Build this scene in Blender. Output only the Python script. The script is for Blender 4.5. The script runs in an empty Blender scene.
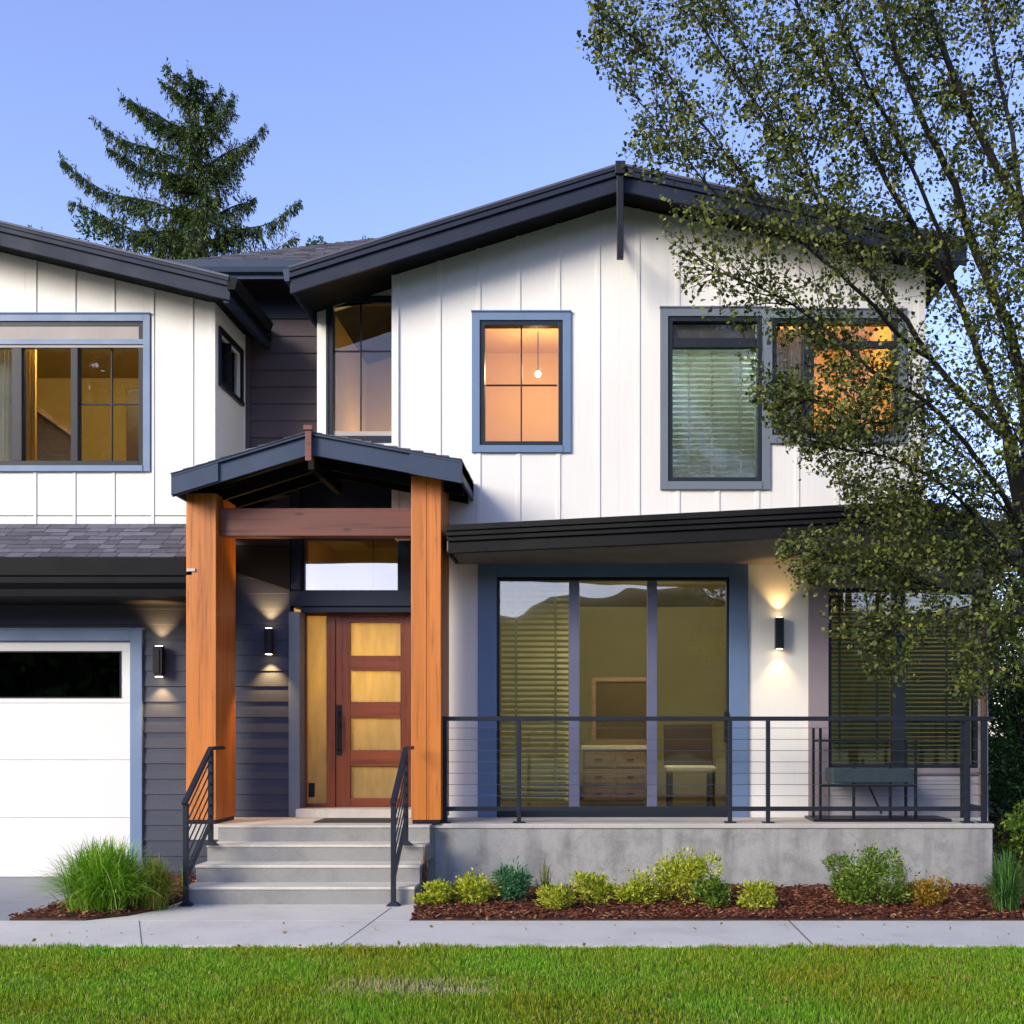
import bpy, math, random
import numpy as np
from mathutils import Vector, Matrix
random.seed(7); RNG = np.random.default_rng(7)
S = bpy.context.scene
COL = S.collection
R = math.radians
# ------------------------------------------------------------------ camera
F = 1087.0; VX, VY, EYE = 600.0, 732.0, 1.6
cam_d = bpy.data.cameras.new('camera'); cam = bpy.data.objects.new('camera', cam_d); COL.objects.link(cam)
cam.location = (0, 0, EYE); cam.rotation_euler = (R(90), 0, 0)
cam_d.sensor_width = 36; cam_d.lens = F/1024*36
cam_d.shift_x = (512-VX)/1024; cam_d.shift_y = (VY-512)/1024
cam_d.clip_start = .05; cam_d.clip_end = 2000
S.camera = cam
# ------------------------------------------------------------------ sky, sun, exposure
SUN_EL, SUN_AZ = 22.0, 222.0          # azimuth clockwise from +Y
SKY_STRENGTH, SUN_STRENGTH, SUN_ANGLE, EXPOSURE = .15, 2.2, 28.0, 1.12
W = bpy.data.worlds.new('World'); S.world = W; W.use_nodes = True
nt = W.node_tree; nt.nodes.clear()
sky = nt.nodes.new('ShaderNodeTexSky'); sky.sky_type = 'NISHITA'; sky.sun_disc = False
sky.sun_elevation = R(SUN_EL); sky.sun_rotation = R(SUN_AZ)
sky.air_density = 1.0; sky.dust_density = .6; sky.ozone_density = 3.0
mul = nt.nodes.new('ShaderNodeMix'); mul.data_type = 'RGBA'; mul.blend_type = 'MULTIPLY'
mul.inputs[0].default_value = 1; mul.inputs[7].default_value = (1.19, .975, 1.13, 1)
bg = nt.nodes.new('ShaderNodeBackground'); bg.inputs[1].default_value = SKY_STRENGTH
wo = nt.nodes.new('ShaderNodeOutputWorld')
nt.links.new(sky.outputs[0], mul.inputs[6]); nt.links.new(mul.outputs[2], bg.inputs[0]); nt.links.new(bg.outputs[0], wo.inputs[0])
sl = bpy.data.lights.new('sun', 'SUN'); sl.energy = SUN_STRENGTH; sl.angle = R(SUN_ANGLE); sl.color = (1, .92, .70)
so = bpy.data.objects.new('sun', sl); COL.objects.link(so)
sd = Vector((math.sin(R(SUN_AZ))*math.cos(R(SUN_EL)), math.cos(R(SUN_AZ))*math.cos(R(SUN_EL)), math.sin(R(SUN_EL))))
so.rotation_euler = sd.to_track_quat('Z', 'Y').to_euler(); so.location = sd*30
S.view_settings.view_transform = 'Standard'; S.view_settings.look = 'None'
S.view_settings.exposure = EXPOSURE; S.view_settings.gamma = 1; S.view_settings.use_curve_mapping = False
S.render.engine = 'CYCLES'
S.cycles.max_bounces = 8; S.cycles.transparent_max_bounces = 24

# ------------------------------------------------------------------ measuring: photo pixel at a known depth -> metres
def X(px, D): return (px-VX)*D/F
def Z(py, D): return EYE+(VY-py)*D/F

# ------------------------------------------------------------------ mesh builder
def tag(o, label=None, cat=None, group=None, kind=None):
    if label: o['label'] = label
    if cat: o['category'] = cat
    if group: o['group'] = group
    if kind: o['kind'] = kind
    return o
def empty(name, loc=(0, 0, 0)):
    o = bpy.data.objects.new(name, None); COL.objects.link(o); o.location = loc; o.empty_display_size = .1
    return o
class MB:
    def __init__(s): s.v = []; s.f = []
    def add(s, vs, fs):
        n = len(s.v); s.v += [tuple(v) for v in vs]; s.f += [tuple(i+n for i in f) for f in fs]; return s
    def box(s, x0, x1, y0, y1, z0, z1):
        if x0 > x1: x0, x1 = x1, x0
        if y0 > y1: y0, y1 = y1, y0
        if z0 > z1: z0, z1 = z1, z0
        return s.add([(x0,y0,z0),(x1,y0,z0),(x1,y1,z0),(x0,y1,z0),(x0,y0,z1),(x1,y0,z1),(x1,y1,z1),(x0,y1,z1)],
              [(0,3,2,1),(4,5,6,7),(0,1,5,4),(1,2,6,5),(2,3,7,6),(3,0,4,7)])
    def hexa(s, a, b):      # two quads (lists of 4 points) joined
        return s.add(list(a)+list(b), [(3,2,1,0),(4,5,6,7),(0,1,5,4),(1,2,6,5),(2,3,7,6),(3,0,4,7)])
    def prism(s, poly, axis, a, b):     # poly in the other two axes
        def p(q, t):
            if axis == 'y': return (q[0], t, q[1])
            if axis == 'x': return (t, q[0], q[1])
            return (q[0], q[1], t)
        n = len(poly)
        vs = [p(q, a) for q in poly]+[p(q, b) for q in poly]
        fs = [tuple(range(n-1, -1, -1)), tuple(range(n, 2*n))]+[(i, (i+1) % n, n+(i+1) % n, n+i) for i in range(n)]
        return s.add(vs, fs)
    def bar(s, a, b, w, h=None):        # square bar between two points
        h = h or w; a = Vector(a); b = Vector(b); d = (b-a).normalized()
        up = Vector((0,0,1)) if abs(d.z) < .95 else Vector((0,1,0))
        r = d.cross(up).normalized()*w/2; u = r.cross(d).normalized()*h/2
        return s.hexa([a-r-u, a+r-u, a+r+u, a-r+u], [b-r-u, b+r-u, b+r+u, b-r+u])
    def tube(s, pts, rad, n=8, cap=True):
        pts = [Vector(p) for p in pts]; m = len(pts)
        if not hasattr(rad, '__len__'): rad = [rad]*m
        base = len(s.v); prev = None
        for i, p in enumerate(pts):
            t = (pts[min(i+1, m-1)]-pts[max(i-1, 0)]).normalized()
            if prev is None:
                r = t.cross(Vector((0,0,1)) if abs(t.z) < .9 else Vector((0,1,0))).normalized()
            else: r = (prev-t*prev.dot(t)).normalized()
            prev = r; u = t.cross(r)
            for k in range(n):
                a = 2*math.pi*k/n; s.v.append(tuple(p+(r*math.cos(a)+u*math.sin(a))*rad[i]))
        for i in range(m-1):
            for k in range(n):
                a = base+i*n+k; b = base+i*n+(k+1) % n
                s.f.append((a, b, b+n, a+n))
        if cap:
            s.f.append(tuple(base+k for k in range(n-1, -1, -1))); s.f.append(tuple(base+(m-1)*n+k for k in range(n)))
        return s
    def lathe(s, c, prof, n=20):        # prof: (r, z)
        base = len(s.v); m = len(prof)
        for r, z in prof:
            for k in range(n):
                a = 2*math.pi*k/n; s.v.append((c[0]+r*math.cos(a), c[1]+r*math.sin(a), c[2]+z))
        for i in range(m-1):
            for k in range(n):
                a = base+i*n+k; b = base+i*n+(k+1) % n
                s.f.append((a, b, b+n, a+n))
        s.f.append(tuple(base+k for k in range(n-1, -1, -1))); s.f.append(tuple(base+(m-1)*n+k for k in range(n)))
        return s
    def build(s, name, mat, parent=None, smooth=False, bevel=0):
        me = bpy.data.meshes.new(name); me.from_pydata(s.v, [], s.f); me.validate(); me.update()
        o = bpy.data.objects.new(name, me); COL.objects.link(o); me.materials.append(mat)
        if smooth: me.polygons.foreach_set('use_smooth', [True]*len(me.polygons))
        if parent:
            o.parent = parent; o.matrix_parent_inverse = pinv(parent)
        if bevel:
            b = o.modifiers.new('bevel', 'BEVEL'); b.width = bevel; b.segments = 2; b.limit_method = 'ANGLE'; b.harden_normals = False
        return o
def pinv(p):
    m = Matrix.Identity(4); q = p
    while q: m = Matrix.Translation(q.location) @ m; q = q.parent
    return m.inverted() if p.parent is None else Matrix.Translation(p.location).inverted() @ Matrix.Identity(4) if p.type == 'EMPTY' else Matrix.Identity(4)

# ------------------------------------------------------------------ materials
def lin(h):
    c = [int(h[i:i+2], 16)/255 for i in (0, 2, 4)]
    return tuple(x/12.92 if x <= .04045 else ((x+.055)/1.055)**2.4 for x in c)+(1,)
def g(v, b=0): return (v, v, v+b, 1)
def nodes(name):
    m = bpy.data.materials.new(name); m.use_nodes = True; n = m.node_tree; return m, n, n.nodes['Principled BSDF']
def N(n, t, **kw):
    x = n.nodes.new('ShaderNode'+t)
    for k, v in kw.items():
        if k.startswith('i_'):
            key = k[2:]; x.inputs[int(key) if key.isdigit() else key].default_value = v
        else: setattr(x, k, v)
    return x
def coords(n, stretch=(1, 1, 1)):
    tc = N(n, 'TexCoord'); mp = N(n, 'Mapping'); mp.inputs['Scale'].default_value = stretch
    n.links.new(tc.outputs['Object'], mp.inputs[0]); return mp.outputs[0]
def ramp(n, fac, stops):
    r = N(n, 'ValToRGB'); e = r.color_ramp.elements
    while len(e) < len(stops): e.new(.5)
    for q, (p, c) in zip(e, stops): q.position = p; q.color = c
    n.links.new(fac, r.inputs[0]); return r.outputs[0]
def mixc(n, fac, a, b, mode='MIX'):
    m = N(n, 'Mix', data_type='RGBA', blend_type=mode)
    for i, v in ((0, fac), (6, a), (7, b)):
        if hasattr(v, 'links'): n.links.new(v, m.inputs[i])
        else: m.inputs[i].default_value = v
    return m.outputs[2]
def sc(c, k): return (c[0]*k, c[1]*k, c[2]*k, 1)
def pm(name, c, var=.12, scale=3, rough=.55, bump=.0, bscale=60, stretch=(1,1,1), metallic=0, c2=None, spec=.5, fine=0):
    m, n, p = nodes(name)
    v = coords(n, stretch)
    t = N(n, 'TexNoise', i_Scale=scale, i_Detail=6.0, i_Roughness=.62); n.links.new(v, t.inputs['Vector'])
    lo = c2 if c2 else sc(c, 1-var); hi = c if c2 else sc(c, 1+var)
    col = ramp(n, t.outputs[0], [(.3, lo), (.7, hi)])
    if fine:
        t3 = N(n, 'TexNoise', i_Scale=scale*40, i_Detail=3.0); n.links.new(v, t3.inputs['Vector'])
        col = mixc(n, 1.0, col, ramp(n, t3.outputs[0], [(.3, g(1-fine)), (.7, g(1+fine))]), 'MULTIPLY')
    n.links.new(col, p.inputs['Base Color'])
    p.inputs['Roughness'].default_value = rough; p.inputs['Metallic'].default_value = metallic
    p.inputs['Specular IOR Level'].default_value = spec
    rr = ramp(n, t.outputs[0], [(.3, g(min(1, rough*1.15))), (.7, g(rough*.85))]); n.links.new(rr, p.inputs['Roughness'])
    if bump:
        t2 = N(n, 'TexNoise', i_Scale=bscale, i_Detail=5.0); n.links.new(v, t2.inputs['Vector'])
        b = N(n, 'Bump', i_Strength=bump, i_Distance=.01); n.links.new(t2.outputs[0], b.inputs['Height']); n.links.new(b.outputs[0], p.inputs['Normal'])
    return m
def wood(name, c, dark, axis='z', rough=.5, scale=1.0, amount=1):
    m, n, p = nodes(name)
    st = {'z': (26, 26, 1.1), 'x': (1.1, 26, 26), 'y': (26, 1.1, 26)}[axis]
    v = coords(n, tuple(q*scale for q in st))
    t = N(n, 'TexNoise', i_Scale=1.0, i_Detail=8.0, i_Roughness=.65, i_Distortion=.6); n.links.new(v, t.inputs['Vector'])
    v2 = coords(n, tuple(.22*q*scale for q in st))
    t2 = N(n, 'TexNoise', i_Scale=1.0, i_Detail=3.0); n.links.new(v2, t2.inputs['Vector'])
    a = ramp(n, t.outputs[0], [(.30, dark), (.46, c), (.75, sc(c, 1.18))])
    b = ramp(n, t2.outputs[0], [(.3, g(1-.22*amount)), (.7, g(1+.12*amount))])
    ab = mixc(n, 1, a, b, 'MULTIPLY')
    vo = N(n, 'TexVoronoi', i_Scale=1.0); ks = {'z': (5.5, 5.5, 1.7), 'x': (1.7, 5.5, 5.5), 'y': (5.5, 1.7, 5.5)}[axis]
    n.links.new(coords(n, ks), vo.inputs['Vector'])
    ab = mixc(n, 1, ab, ramp(n, vo.outputs['Distance'], [(.05, g(.35)), (.085, g(.8)), (.13, g(1))]), 'MULTIPLY')
    n.links.new(ab, p.inputs['Base Color'])
    p.inputs['Roughness'].default_value = rough
    bm = N(n, 'Bump', i_Strength=.25, i_Distance=.004); n.links.new(t.outputs[0], bm.inputs['Height']); n.links.new(bm.outputs[0], p.inputs['Normal'])
    return m
def islands(name, stops, rough=.5, trans=.25, spec=.3, patch=None):
    m, n, p = nodes(name)
    ge = N(n, 'NewGeometry'); col = ramp(n, ge.outputs['Random Per Island'], stops)
    if patch:
        t = N(n, 'TexNoise', i_Scale=patch[0], i_Detail=4.0, i_Roughness=.6); n.links.new(coords(n), t.inputs['Vector'])
        col = mixc(n, 1, col, ramp(n, t.outputs[0], [(.34, patch[1]), (.62, patch[2])]), 'MULTIPLY')
    n.links.new(col, p.inputs['Base Color'])
    p.inputs['Roughness'].default_value = rough; p.inputs['Specular IOR Level'].default_value = spec
    tr = N(n, 'BsdfTranslucent'); n.links.new(mixc(n, 1, col, (1.1, 1.25, .6, 1), 'MULTIPLY'), tr.inputs[0])
    ms = N(n, 'MixShader'); ms.inputs[0].default_value = trans
    o = n.nodes['Material Output']
    n.links.new(p.outputs[0], ms.inputs[1]); n.links.new(tr.outputs[0], ms.inputs[2]); n.links.new(ms.outputs[0], o.inputs[0])
    return m
def emit(name, c, s):
    m, n, p = nodes(name); p.inputs['Base Color'].default_value = c
    p.inputs['Emission Color'].default_value = c; p.inputs['Emission Strength'].default_value = s; return m
def glass(name, tint=(.95, .95, .92, 1), base=-.02, rough=.0, wav=.25):
    m, n, p = nodes(name); n.nodes.remove(p)
    fr = N(n, 'Fresnel', i_IOR=1.5); ad = N(n, 'Math', operation='MULTIPLY_ADD'); ad.inputs[1].default_value = 1.6; ad.inputs[2].default_value = base
    n.links.new(fr.outputs[0], ad.inputs[0])
    t = N(n, 'TexNoise', i_Scale=1.3, i_Detail=1.0); n.links.new(coords(n), t.inputs['Vector'])
    b = N(n, 'Bump', i_Strength=wav, i_Distance=.02); n.links.new(t.outputs[0], b.inputs['Height'])
    gl = N(n, 'BsdfGlossy', i_Roughness=rough); n.links.new(b.outputs[0], gl.inputs['Normal'])
    tr = N(n, 'BsdfTransparent'); tr.inputs[0].default_value = tint
    ms = N(n, 'MixShader'); n.links.new(ad.outputs[0], ms.inputs[0]); n.links.new(tr.outputs[0], ms.inputs[1]); n.links.new(gl.outputs[0], ms.inputs[2])
    n.links.new(ms.outputs[0], n.nodes['Material Output'].inputs[0]); return m

def frosted(name, tint, tmix=.7):
    m, n, p = nodes(name)
    t = N(n, 'TexNoise', i_Scale=6.0, i_Detail=3.0); n.links.new(coords(n, (3, 3, .6)), t.inputs['Vector'])
    n.links.new(ramp(n, t.outputs[0], [(.3, sc(tint, .85)), (.7, tint)]), p.inputs['Base Color'])
    p.inputs['Roughness'].default_value = .25
    tl = N(n, 'BsdfTranslucent'); n.links.new(ramp(n, t.outputs[0], [(.3, sc(tint, .85)), (.7, tint)]), tl.inputs[0]); ms = N(n, 'MixShader'); ms.inputs[0].default_value = tmix
    n.links.new(p.outputs[0], ms.inputs[1]); n.links.new(tl.outputs[0], ms.inputs[2]); n.links.new(ms.outputs[0], n.nodes['Material Output'].inputs[0])
    return m
M = {}
def siding_white():
    m, n, p = nodes('white_paint')
    v = coords(n); t = N(n, 'TexNoise', i_Scale=.7, i_Detail=5.0); n.links.new(v, t.inputs['Vector'])
    c = ramp(n, t.outputs[0], [(.3, (.74, .73, .70, 1)), (.7, (.80, .79, .76, 1))])
    v2 = coords(n, (60, 60, 1.5)); t2 = N(n, 'TexNoise', i_Scale=1.0, i_Detail=4.0); n.links.new(v2, t2.inputs['Vector'])
    c = mixc(n, 1, c, ramp(n, t2.outputs[0], [(.25, g(.965)), (.7, g(1.01))]), 'MULTIPLY')
    n.links.new(c, p.inputs['Base Color']); p.inputs['Roughness'].default_value = .6
    b = N(n, 'Bump', i_Strength=.12, i_Distance=.004); n.links.new(t2.outputs[0], b.inputs['Height']); n.links.new(b.outputs[0], p.inputs['Normal'])
    return m
def concrete(name, c, stain=.35, scale=1.3, streak=False, bump=.3):
    m, n, p = nodes(name); v = coords(n)
    t = N(n, 'TexNoise', i_Scale=scale, i_Detail=9.0, i_Roughness=.68, i_Distortion=.4); n.links.new(v, t.inputs['Vector'])
    col = ramp(n, t.outputs[0], [(.30, sc(c, 1-stain)), (.46, sc(c, 1-stain*.22)), (.505, c), (.72, sc(c, 1+stain*.45))])
    t2 = N(n, 'TexNoise', i_Scale=95.0, i_Detail=4.0); n.links.new(v, t2.inputs['Vector'])
    col = mixc(n, 1, col, ramp(n, t2.outputs[0], [(.3, g(.88)), (.7, g(1.08))]), 'MULTIPLY')
    if streak:
        t3 = N(n, 'TexNoise', i_Scale=1.0, i_Detail=5.0); n.links.new(coords(n, (5, 5, .7)), t3.inputs['Vector'])
        col = mixc(n, 1, col, ramp(n, t3.outputs[0], [(.36, g(.74)), (.5, g(1.0)), (.68, g(1.08))]), 'MULTIPLY')
    n.links.new(col, p.inputs['Base Color']); p.inputs['Roughness'].default_value = .88; p.inputs['Specular IOR Level'].default_value = .25
    ad = N(n, 'Math', operation='ADD'); n.links.new(t.outputs[0], ad.inputs[0]); n.links.new(t2.outputs[0], ad.inputs[1])
    b = N(n, 'Bump', i_Strength=bump, i_Distance=.01); n.links.new(ad.outputs[0], b.inputs['Height']); n.links.new(b.outputs[0], p.inputs['Normal'])
    return m
M['white'] = siding_white()
M['garage_white'] = pm('garage_paint', (.70, .70, .69, 1), .02, 1.5, .45, .05, 200, fine=.02)
M['fascia'] = pm('fascia_paint', lin('222a3c'), .08, 2, .55, .05, 60, spec=.18)
M['fascia_light'] = pm('trim_slate', lin('3b485e'), .08, 2, .55, .04, 60, spec=.18)
M['gutter'] = pm('gutter_metal', lin('090b11'), .1, 1.5, .55, 0, spec=.12)
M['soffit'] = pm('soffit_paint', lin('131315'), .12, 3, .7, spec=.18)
M['blue'] = pm('blue_trim', lin('61799b'), .07, 2, .5, .05, 50)
M['blue2'] = pm('slate_trim', lin('6a7480'), .07, 2, .5, .05, 50)
M['dframe'] = pm('dark_frame', lin('272c35'), .1, 3, .35, spec=.18)
M['vframe'] = pm('grey_violet_frame', lin('5d617c'), .08, 3, .4)
M['siding'] = pm('charcoal_siding', lin('3f4453'), .09, 1.2, .7, .12, 90, (.4, 1, 1), fine=.05, spec=.25)
M['siding_brown'] = pm('brown_grey_siding', lin('50474b'), .1, 1.2, .7, .12, 90, (.4, 1, 1), fine=.05, spec=.25)
M['cedar'] = wood('cedar', lin('c07028'), lin('8c4a14'), 'z', .45)
M['beam'] = wood('red_beam', lin('6c3a2e'), lin('3c1a14'), 'x', .55)
M['doorwood'] = wood('mahogany_v', lin('7a3a1c'), lin('48200e'), 'z', .35)
M['doorwood_h'] = wood('mahogany_h', lin('7a3a1c'), lin('48200e'), 'x', .35)
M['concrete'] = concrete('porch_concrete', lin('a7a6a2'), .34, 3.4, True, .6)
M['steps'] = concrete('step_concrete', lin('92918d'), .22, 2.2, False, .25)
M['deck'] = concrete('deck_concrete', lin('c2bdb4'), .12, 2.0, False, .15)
M['tread'] = concrete('tread_concrete_lit', lin('d0cbbd'), .14, 2.5, False, .2)  # step concrete made paler: light from above is put into the tread colour
M['walk'] = concrete('walk_concrete', lin('d3cfc4'), .16, 1.4, False, .2)
M['drive'] = concrete('drive_concrete', lin('94979b'), .12, 3.0, False, .35)
M['black'] = pm('black_metal', lin('23262c'), .15, 4, .38, .05, 80, metallic=.2, spec=.18)
M['rail'] = pm('railing_metal', lin('2c313a'), .15, 4, .4, .05, 80, metallic=.2, spec=.18)
M['cable'] = pm('steel_cable', lin('63666c'), .1, 8, .35, metallic=.7)
M['glass'] = glass('window_glass')
M['glass_dark'] = glass('sliding_glass', (.90, .89, .80, 1), .08)
M['glass_garage'] = glass('garage_glass', (.18, .2, .18, 1), .04)
M['amber'] = None
M['cream'] = pm('cream_plaster', lin('ad9760'), .05, 1.2, .8)
M['orange_wall'] = pm('apricot_plaster', lin('d2aa62'), .05, 1.2, .8)
M['olive_wall'] = pm('olive_plaster', lin('aaa47c'), .08, 1.0, .8)
M['floorwood'] = wood('floor_wood', lin('7a5636'), lin('4a2f1c'), 'y', .4)
M['blind_white'] = frosted('blind_white', lin('e6e6de'), .5)
M['blind_green'] = frosted('blind_green', lin('5b807a'), .08)
M['blind_olive'] = pm('blind_olive', lin('c4c29c'), .06, 4, .5)
M['furn'] = wood('furniture_wood', lin('8a6f58'), lin('5a4332'), 'x', .5)
M['furn_dark'] = wood('dark_wood', lin('3c2a20'), lin('1c120d'), 'x', .5)
M['fabric'] = pm('curtain_fabric', lin('d9d4c4'), .06, 8, .85)
M['fabric_gold'] = pm('gold_curtain', lin('c9a157'), .08, 8, .85)
M['cushion'] = pm('teal_cushion', lin('2b3b44'), .08, 8, .85, .2, 200)
M['mauve'] = pm('mauve_grey_trim', lin('8a7f86'), .05, 2, .6)
M['shade_grey'] = pm('shade_grey', lin('a29c98'), .04, 3, .8)
M['mat_rug'] = pm('doormat_fibre', lin('3b3a38'), .3, 80, .95, .5, 200)
M['silver'] = pm('galvanised', lin('a9adb0'), .2, 12, .35, metallic=.8)
M['bark'] = pm('bark', lin('1b1710'), .35, 6, .95, .8, 40, (1, 1, .35))
M['stem'] = pm('shrub_stem', lin('5a4630'), .3, 12, .9)
M['mulch_base'] = pm('mulch_soil', lin('4a2c20'), .35, 14, .95, 1, 60)
def shingle_mat():
    m, n, p = nodes('shingle'); ge = N(n, 'NewGeometry')
    a = ramp(n, ge.outputs['Random Per Island'], [(0, lin('46454d')), (.5, lin('565560')), (1, lin('686873'))])
    t = N(n, 'TexNoise', i_Scale=220.0, i_Detail=2.0); n.links.new(coords(n), t.inputs['Vector'])
    n.links.new(mixc(n, 1, a, ramp(n, t.outputs[0], [(.3, g(.6)), (.7, g(1.35))]), 'MULTIPLY'), p.inputs['Base Color'])
    p.inputs['Roughness'].default_value = .9
    b = N(n, 'Bump', i_Strength=.6, i_Distance=.004); n.links.new(t.outputs[0], b.inputs['Height']); n.links.new(b.outputs[0], p.inputs['Normal'])
    return m
M['shingle'] = shingle_mat()

# ------------------------------------------------------------------ ground, walk, drive, beds
def sheet(name, poly, z, mat, kind='structure', thick=.12):
    o = MB().prism([tuple(p) for p in poly], 'z', z-thick, z).build(name, mat); return tag(o, kind=kind)
def grass_ground():
    m, n, p = nodes('turf'); v = coords(n)
    t = N(n, 'TexNoise', i_Scale=1.1, i_Detail=8.0, i_Roughness=.65); n.links.new(v, t.inputs['Vector'])
    n.links.new(ramp(n, t.outputs[0], [(.3, lin('4a4a22')), (.55, lin('3c4c18')), (.75, lin('486020'))]), p.inputs['Base Color'])
    p.inputs['Roughness'].default_value = 1; return m
M['turf'] = grass_ground()
sheet('ground', [(-300, -300), (300, -300), (300, 300), (-300, 300)], -.024, M['turf'], thick=.5)
LAWN_Y = 8.17
sheet('road', [(-300, -9), (300, -9), (300, -2), (-300, -2)], -.01, pm('asphalt', g(.05), .2, 3, .9, .4, 120), thick=.06)
sheet('sidewalk', [(-14, LAWN_Y), (14, LAWN_Y), (14, 9.22), (-14, 9.22)], .0, M['walk'])
sheet('entry_path', [(-4.35, 9.224), (-1.62, 9.224), (-1.62, 9.35), (-1.72, 10.3), (-3.95, 10.3), (-3.97, 9.75), (-4.1, 9.45)], .001, M['walk'])
sheet('driveway', [(-11, 9.224), (-5.05, 9.224), (-4.95, 12.3), (-11, 12.3)], -.006, M['drive'])
# joints in the walk: real narrow grooves filled with dark grit
jm = pm('joint_grit', lin('6a6762'), .2, 20, .95)
jb = MB()
def joint(p, q, z):
    w = .003; jb.hexa([(p[0]-w, p[1], z), (p[0]+w, p[1], z), (p[0]+w, p[1], z+.002), (p[0]-w, p[1], z+.002)], [(q[0]-w, q[1], z), (q[0]+w, q[1], z), (q[0]+w, q[1], z+.002), (q[0]-w, q[1], z+.002)])
joint((X(141, LAWN_Y), LAWN_Y+.01), (X(139, 9.22), 9.22), .0005)
joint((-1.95, LAWN_Y+.01), (-1.92, 9.22), .0005); joint((-1.92, 9.226), (-1.90, 9.9), .0015)
for xx in (1.6, 5.2, -8.0): jb.box(xx-.006, xx+.006, LAWN_Y+.01, 9.21, .0005, .0025)
tag(jb.build('sidewalk_joint', jm), kind='structure')

# mulch beds: mounded grid + loose chips
def bed(name, poly, top, mat, chips, seed):
    rng = random.Random(seed)
    xs = [p[0] for p in poly]; ys = [p[1] for p in poly]
    def inside(x, y):
        c = False; j = len(poly)-1
        for i in range(len(poly)):
            if (poly[i][1] > y) != (poly[j][1] > y) and x < (poly[j][0]-poly[i][0])*(y-poly[i][1])/(poly[j][1]-poly[i][1])+poly[i][0]: c = not c
            j = i
        return c
    o = MB().prism(poly, 'z', -.1, .012).build(name, mat); tag(o, kind='structure')
    b = MB()
    n = 0
    while n < chips:
        x = rng.uniform(min(xs), max(xs)); y = rng.uniform(min(ys), max(ys))
        if not inside(x, y): continue
        n += 1
        a = rng.uniform(0, 6.28); l = rng.uniform(.008, .028); w = rng.uniform(.005, .011); t = rng.uniform(-.5, .5)
        z = .012+rng.uniform(0, .035)
        u = Vector((math.cos(a)*l, math.sin(a)*l, t*l)); v = Vector((-math.sin(a)*w, math.cos(a)*w, rng.uniform(-.4, .4)*w)); h = Vector((0, 0, .005))
        c = Vector((x, y, z)); b.hexa([c-u-v, c+u-v, c+u+v, c-u+v], [c-u-v+h, c+u-v+h, c+u+v+h, c-u+v+h])
    return b
chipm = islands('mulch_chip', [(0, lin('35180f')), (.4, lin('5c2f1e')), (.75, lin('7a4029')), (.93, lin('9a6a48')), (1, lin('b08a66'))], .9, 0)
BED_R = [(-1.60, 9.23), (5.2, 9.23), (5.2, 11.1), (-1.70, 11.1), (-1.70, 10.1)]
bR = bed('mulch_bed', BED_R, .01, M['mulch_base'], 15000, 1); tag(bR.build('mulch', chipm), kind='stuff')
BED_L = [(-5.04, 9.28), (-4.36, 9.23), (-4.11, 9.46), (-3.98, 9.76), (-3.96, 10.6), (-3.96, 11.98), (-4.94, 11.98)]
bL = bed('mulch_bed', BED_L, .01, M['mulch_base'], 1800, 2); tag(bL.build('mulch', chipm), kind='stuff')

# lawn blades
def blades(name, n, xr, yr, h, w, mat, bald=None, zbase=-.024, lean=.35):
    x = RNG.uniform(xr[0], xr[1], n); y = RNG.uniform(yr[0], yr[1], n)
    keep = np.ones(n, bool)
    if bald is not None: keep = bald(x, y)
    x = x[keep]; y = y[keep]; n = len(x)
    hh = h*(.55+.9*RNG.random(n))*(1+.25*np.sin(x*2.1+np.sin(y*3.3)*1.4)*np.sin(y*2.7+1)); a = RNG.uniform(0, 2*np.pi, n)
    ww = w*(.6+.8*RNG.random(n)); la = RNG.uniform(0, 2*np.pi, n); lm = hh*lean*RNG.random(n)*1.6
    v = np.zeros((n, 5, 3))
    cx, sx = np.cos(a)*ww/2, np.sin(a)*ww/2
    v[:, 0] = np.stack([x-cx, y-sx, np.full(n, zbase)], 1); v[:, 1] = np.stack([x+cx, y+sx, np.full(n, zbase)], 1)
    mx = x+np.cos(la)*lm*.35; my = y+np.sin(la)*lm*.35; mz = zbase+hh*.6
    v[:, 2] = np.stack([mx+cx*.8, my+sx*.8, mz], 1); v[:, 3] = np.stack([mx-cx*.8, my-sx*.8, mz], 1)
    v[:, 4] = np.stack([x+np.cos(la)*lm, y+np.sin(la)*lm, zbase+hh], 1)
    idx = np.arange(n)[:, None]*5
    quads = idx+np.array([0, 1, 2, 3]); tris = idx+np.array([3, 2, 4])
    return raw(name, v.reshape(-1, 3), quads, tris, mat)
def raw(name, v, quads, tris, mat, parent=None, smooth=False):
    me = bpy.data.meshes.new(name); nq = len(quads); ntr = len(tris)
    me.vertices.add(len(v)); me.vertices.foreach_set('co', np.asarray(v, dtype=np.float32).ravel())
    me.loops.add(nq*4+ntr*3)
    li = np.concatenate([np.asarray(quads, dtype=np.int32).ravel(), np.asarray(tris, dtype=np.int32).ravel()]) if ntr else np.asarray(quads, dtype=np.int32).ravel()
    me.loops.foreach_set('vertex_index', li)
    me.polygons.add(nq+ntr)
    st = np.concatenate([np.arange(nq)*4, nq*4+np.arange(ntr)*3]).astype(np.int32)
    me.polygons.foreach_set('loop_start', st)
    if smooth: me.polygons.foreach_set('use_smooth', np.ones(nq+ntr, bool))
    me.update(); me.validate()
    o = bpy.data.objects.new(name, me); COL.objects.link(o); me.materials.append(mat)
    if parent: o.parent = parent; o.matrix_parent_inverse = Matrix.Translation(parent.location).inverted()
    return o
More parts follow.
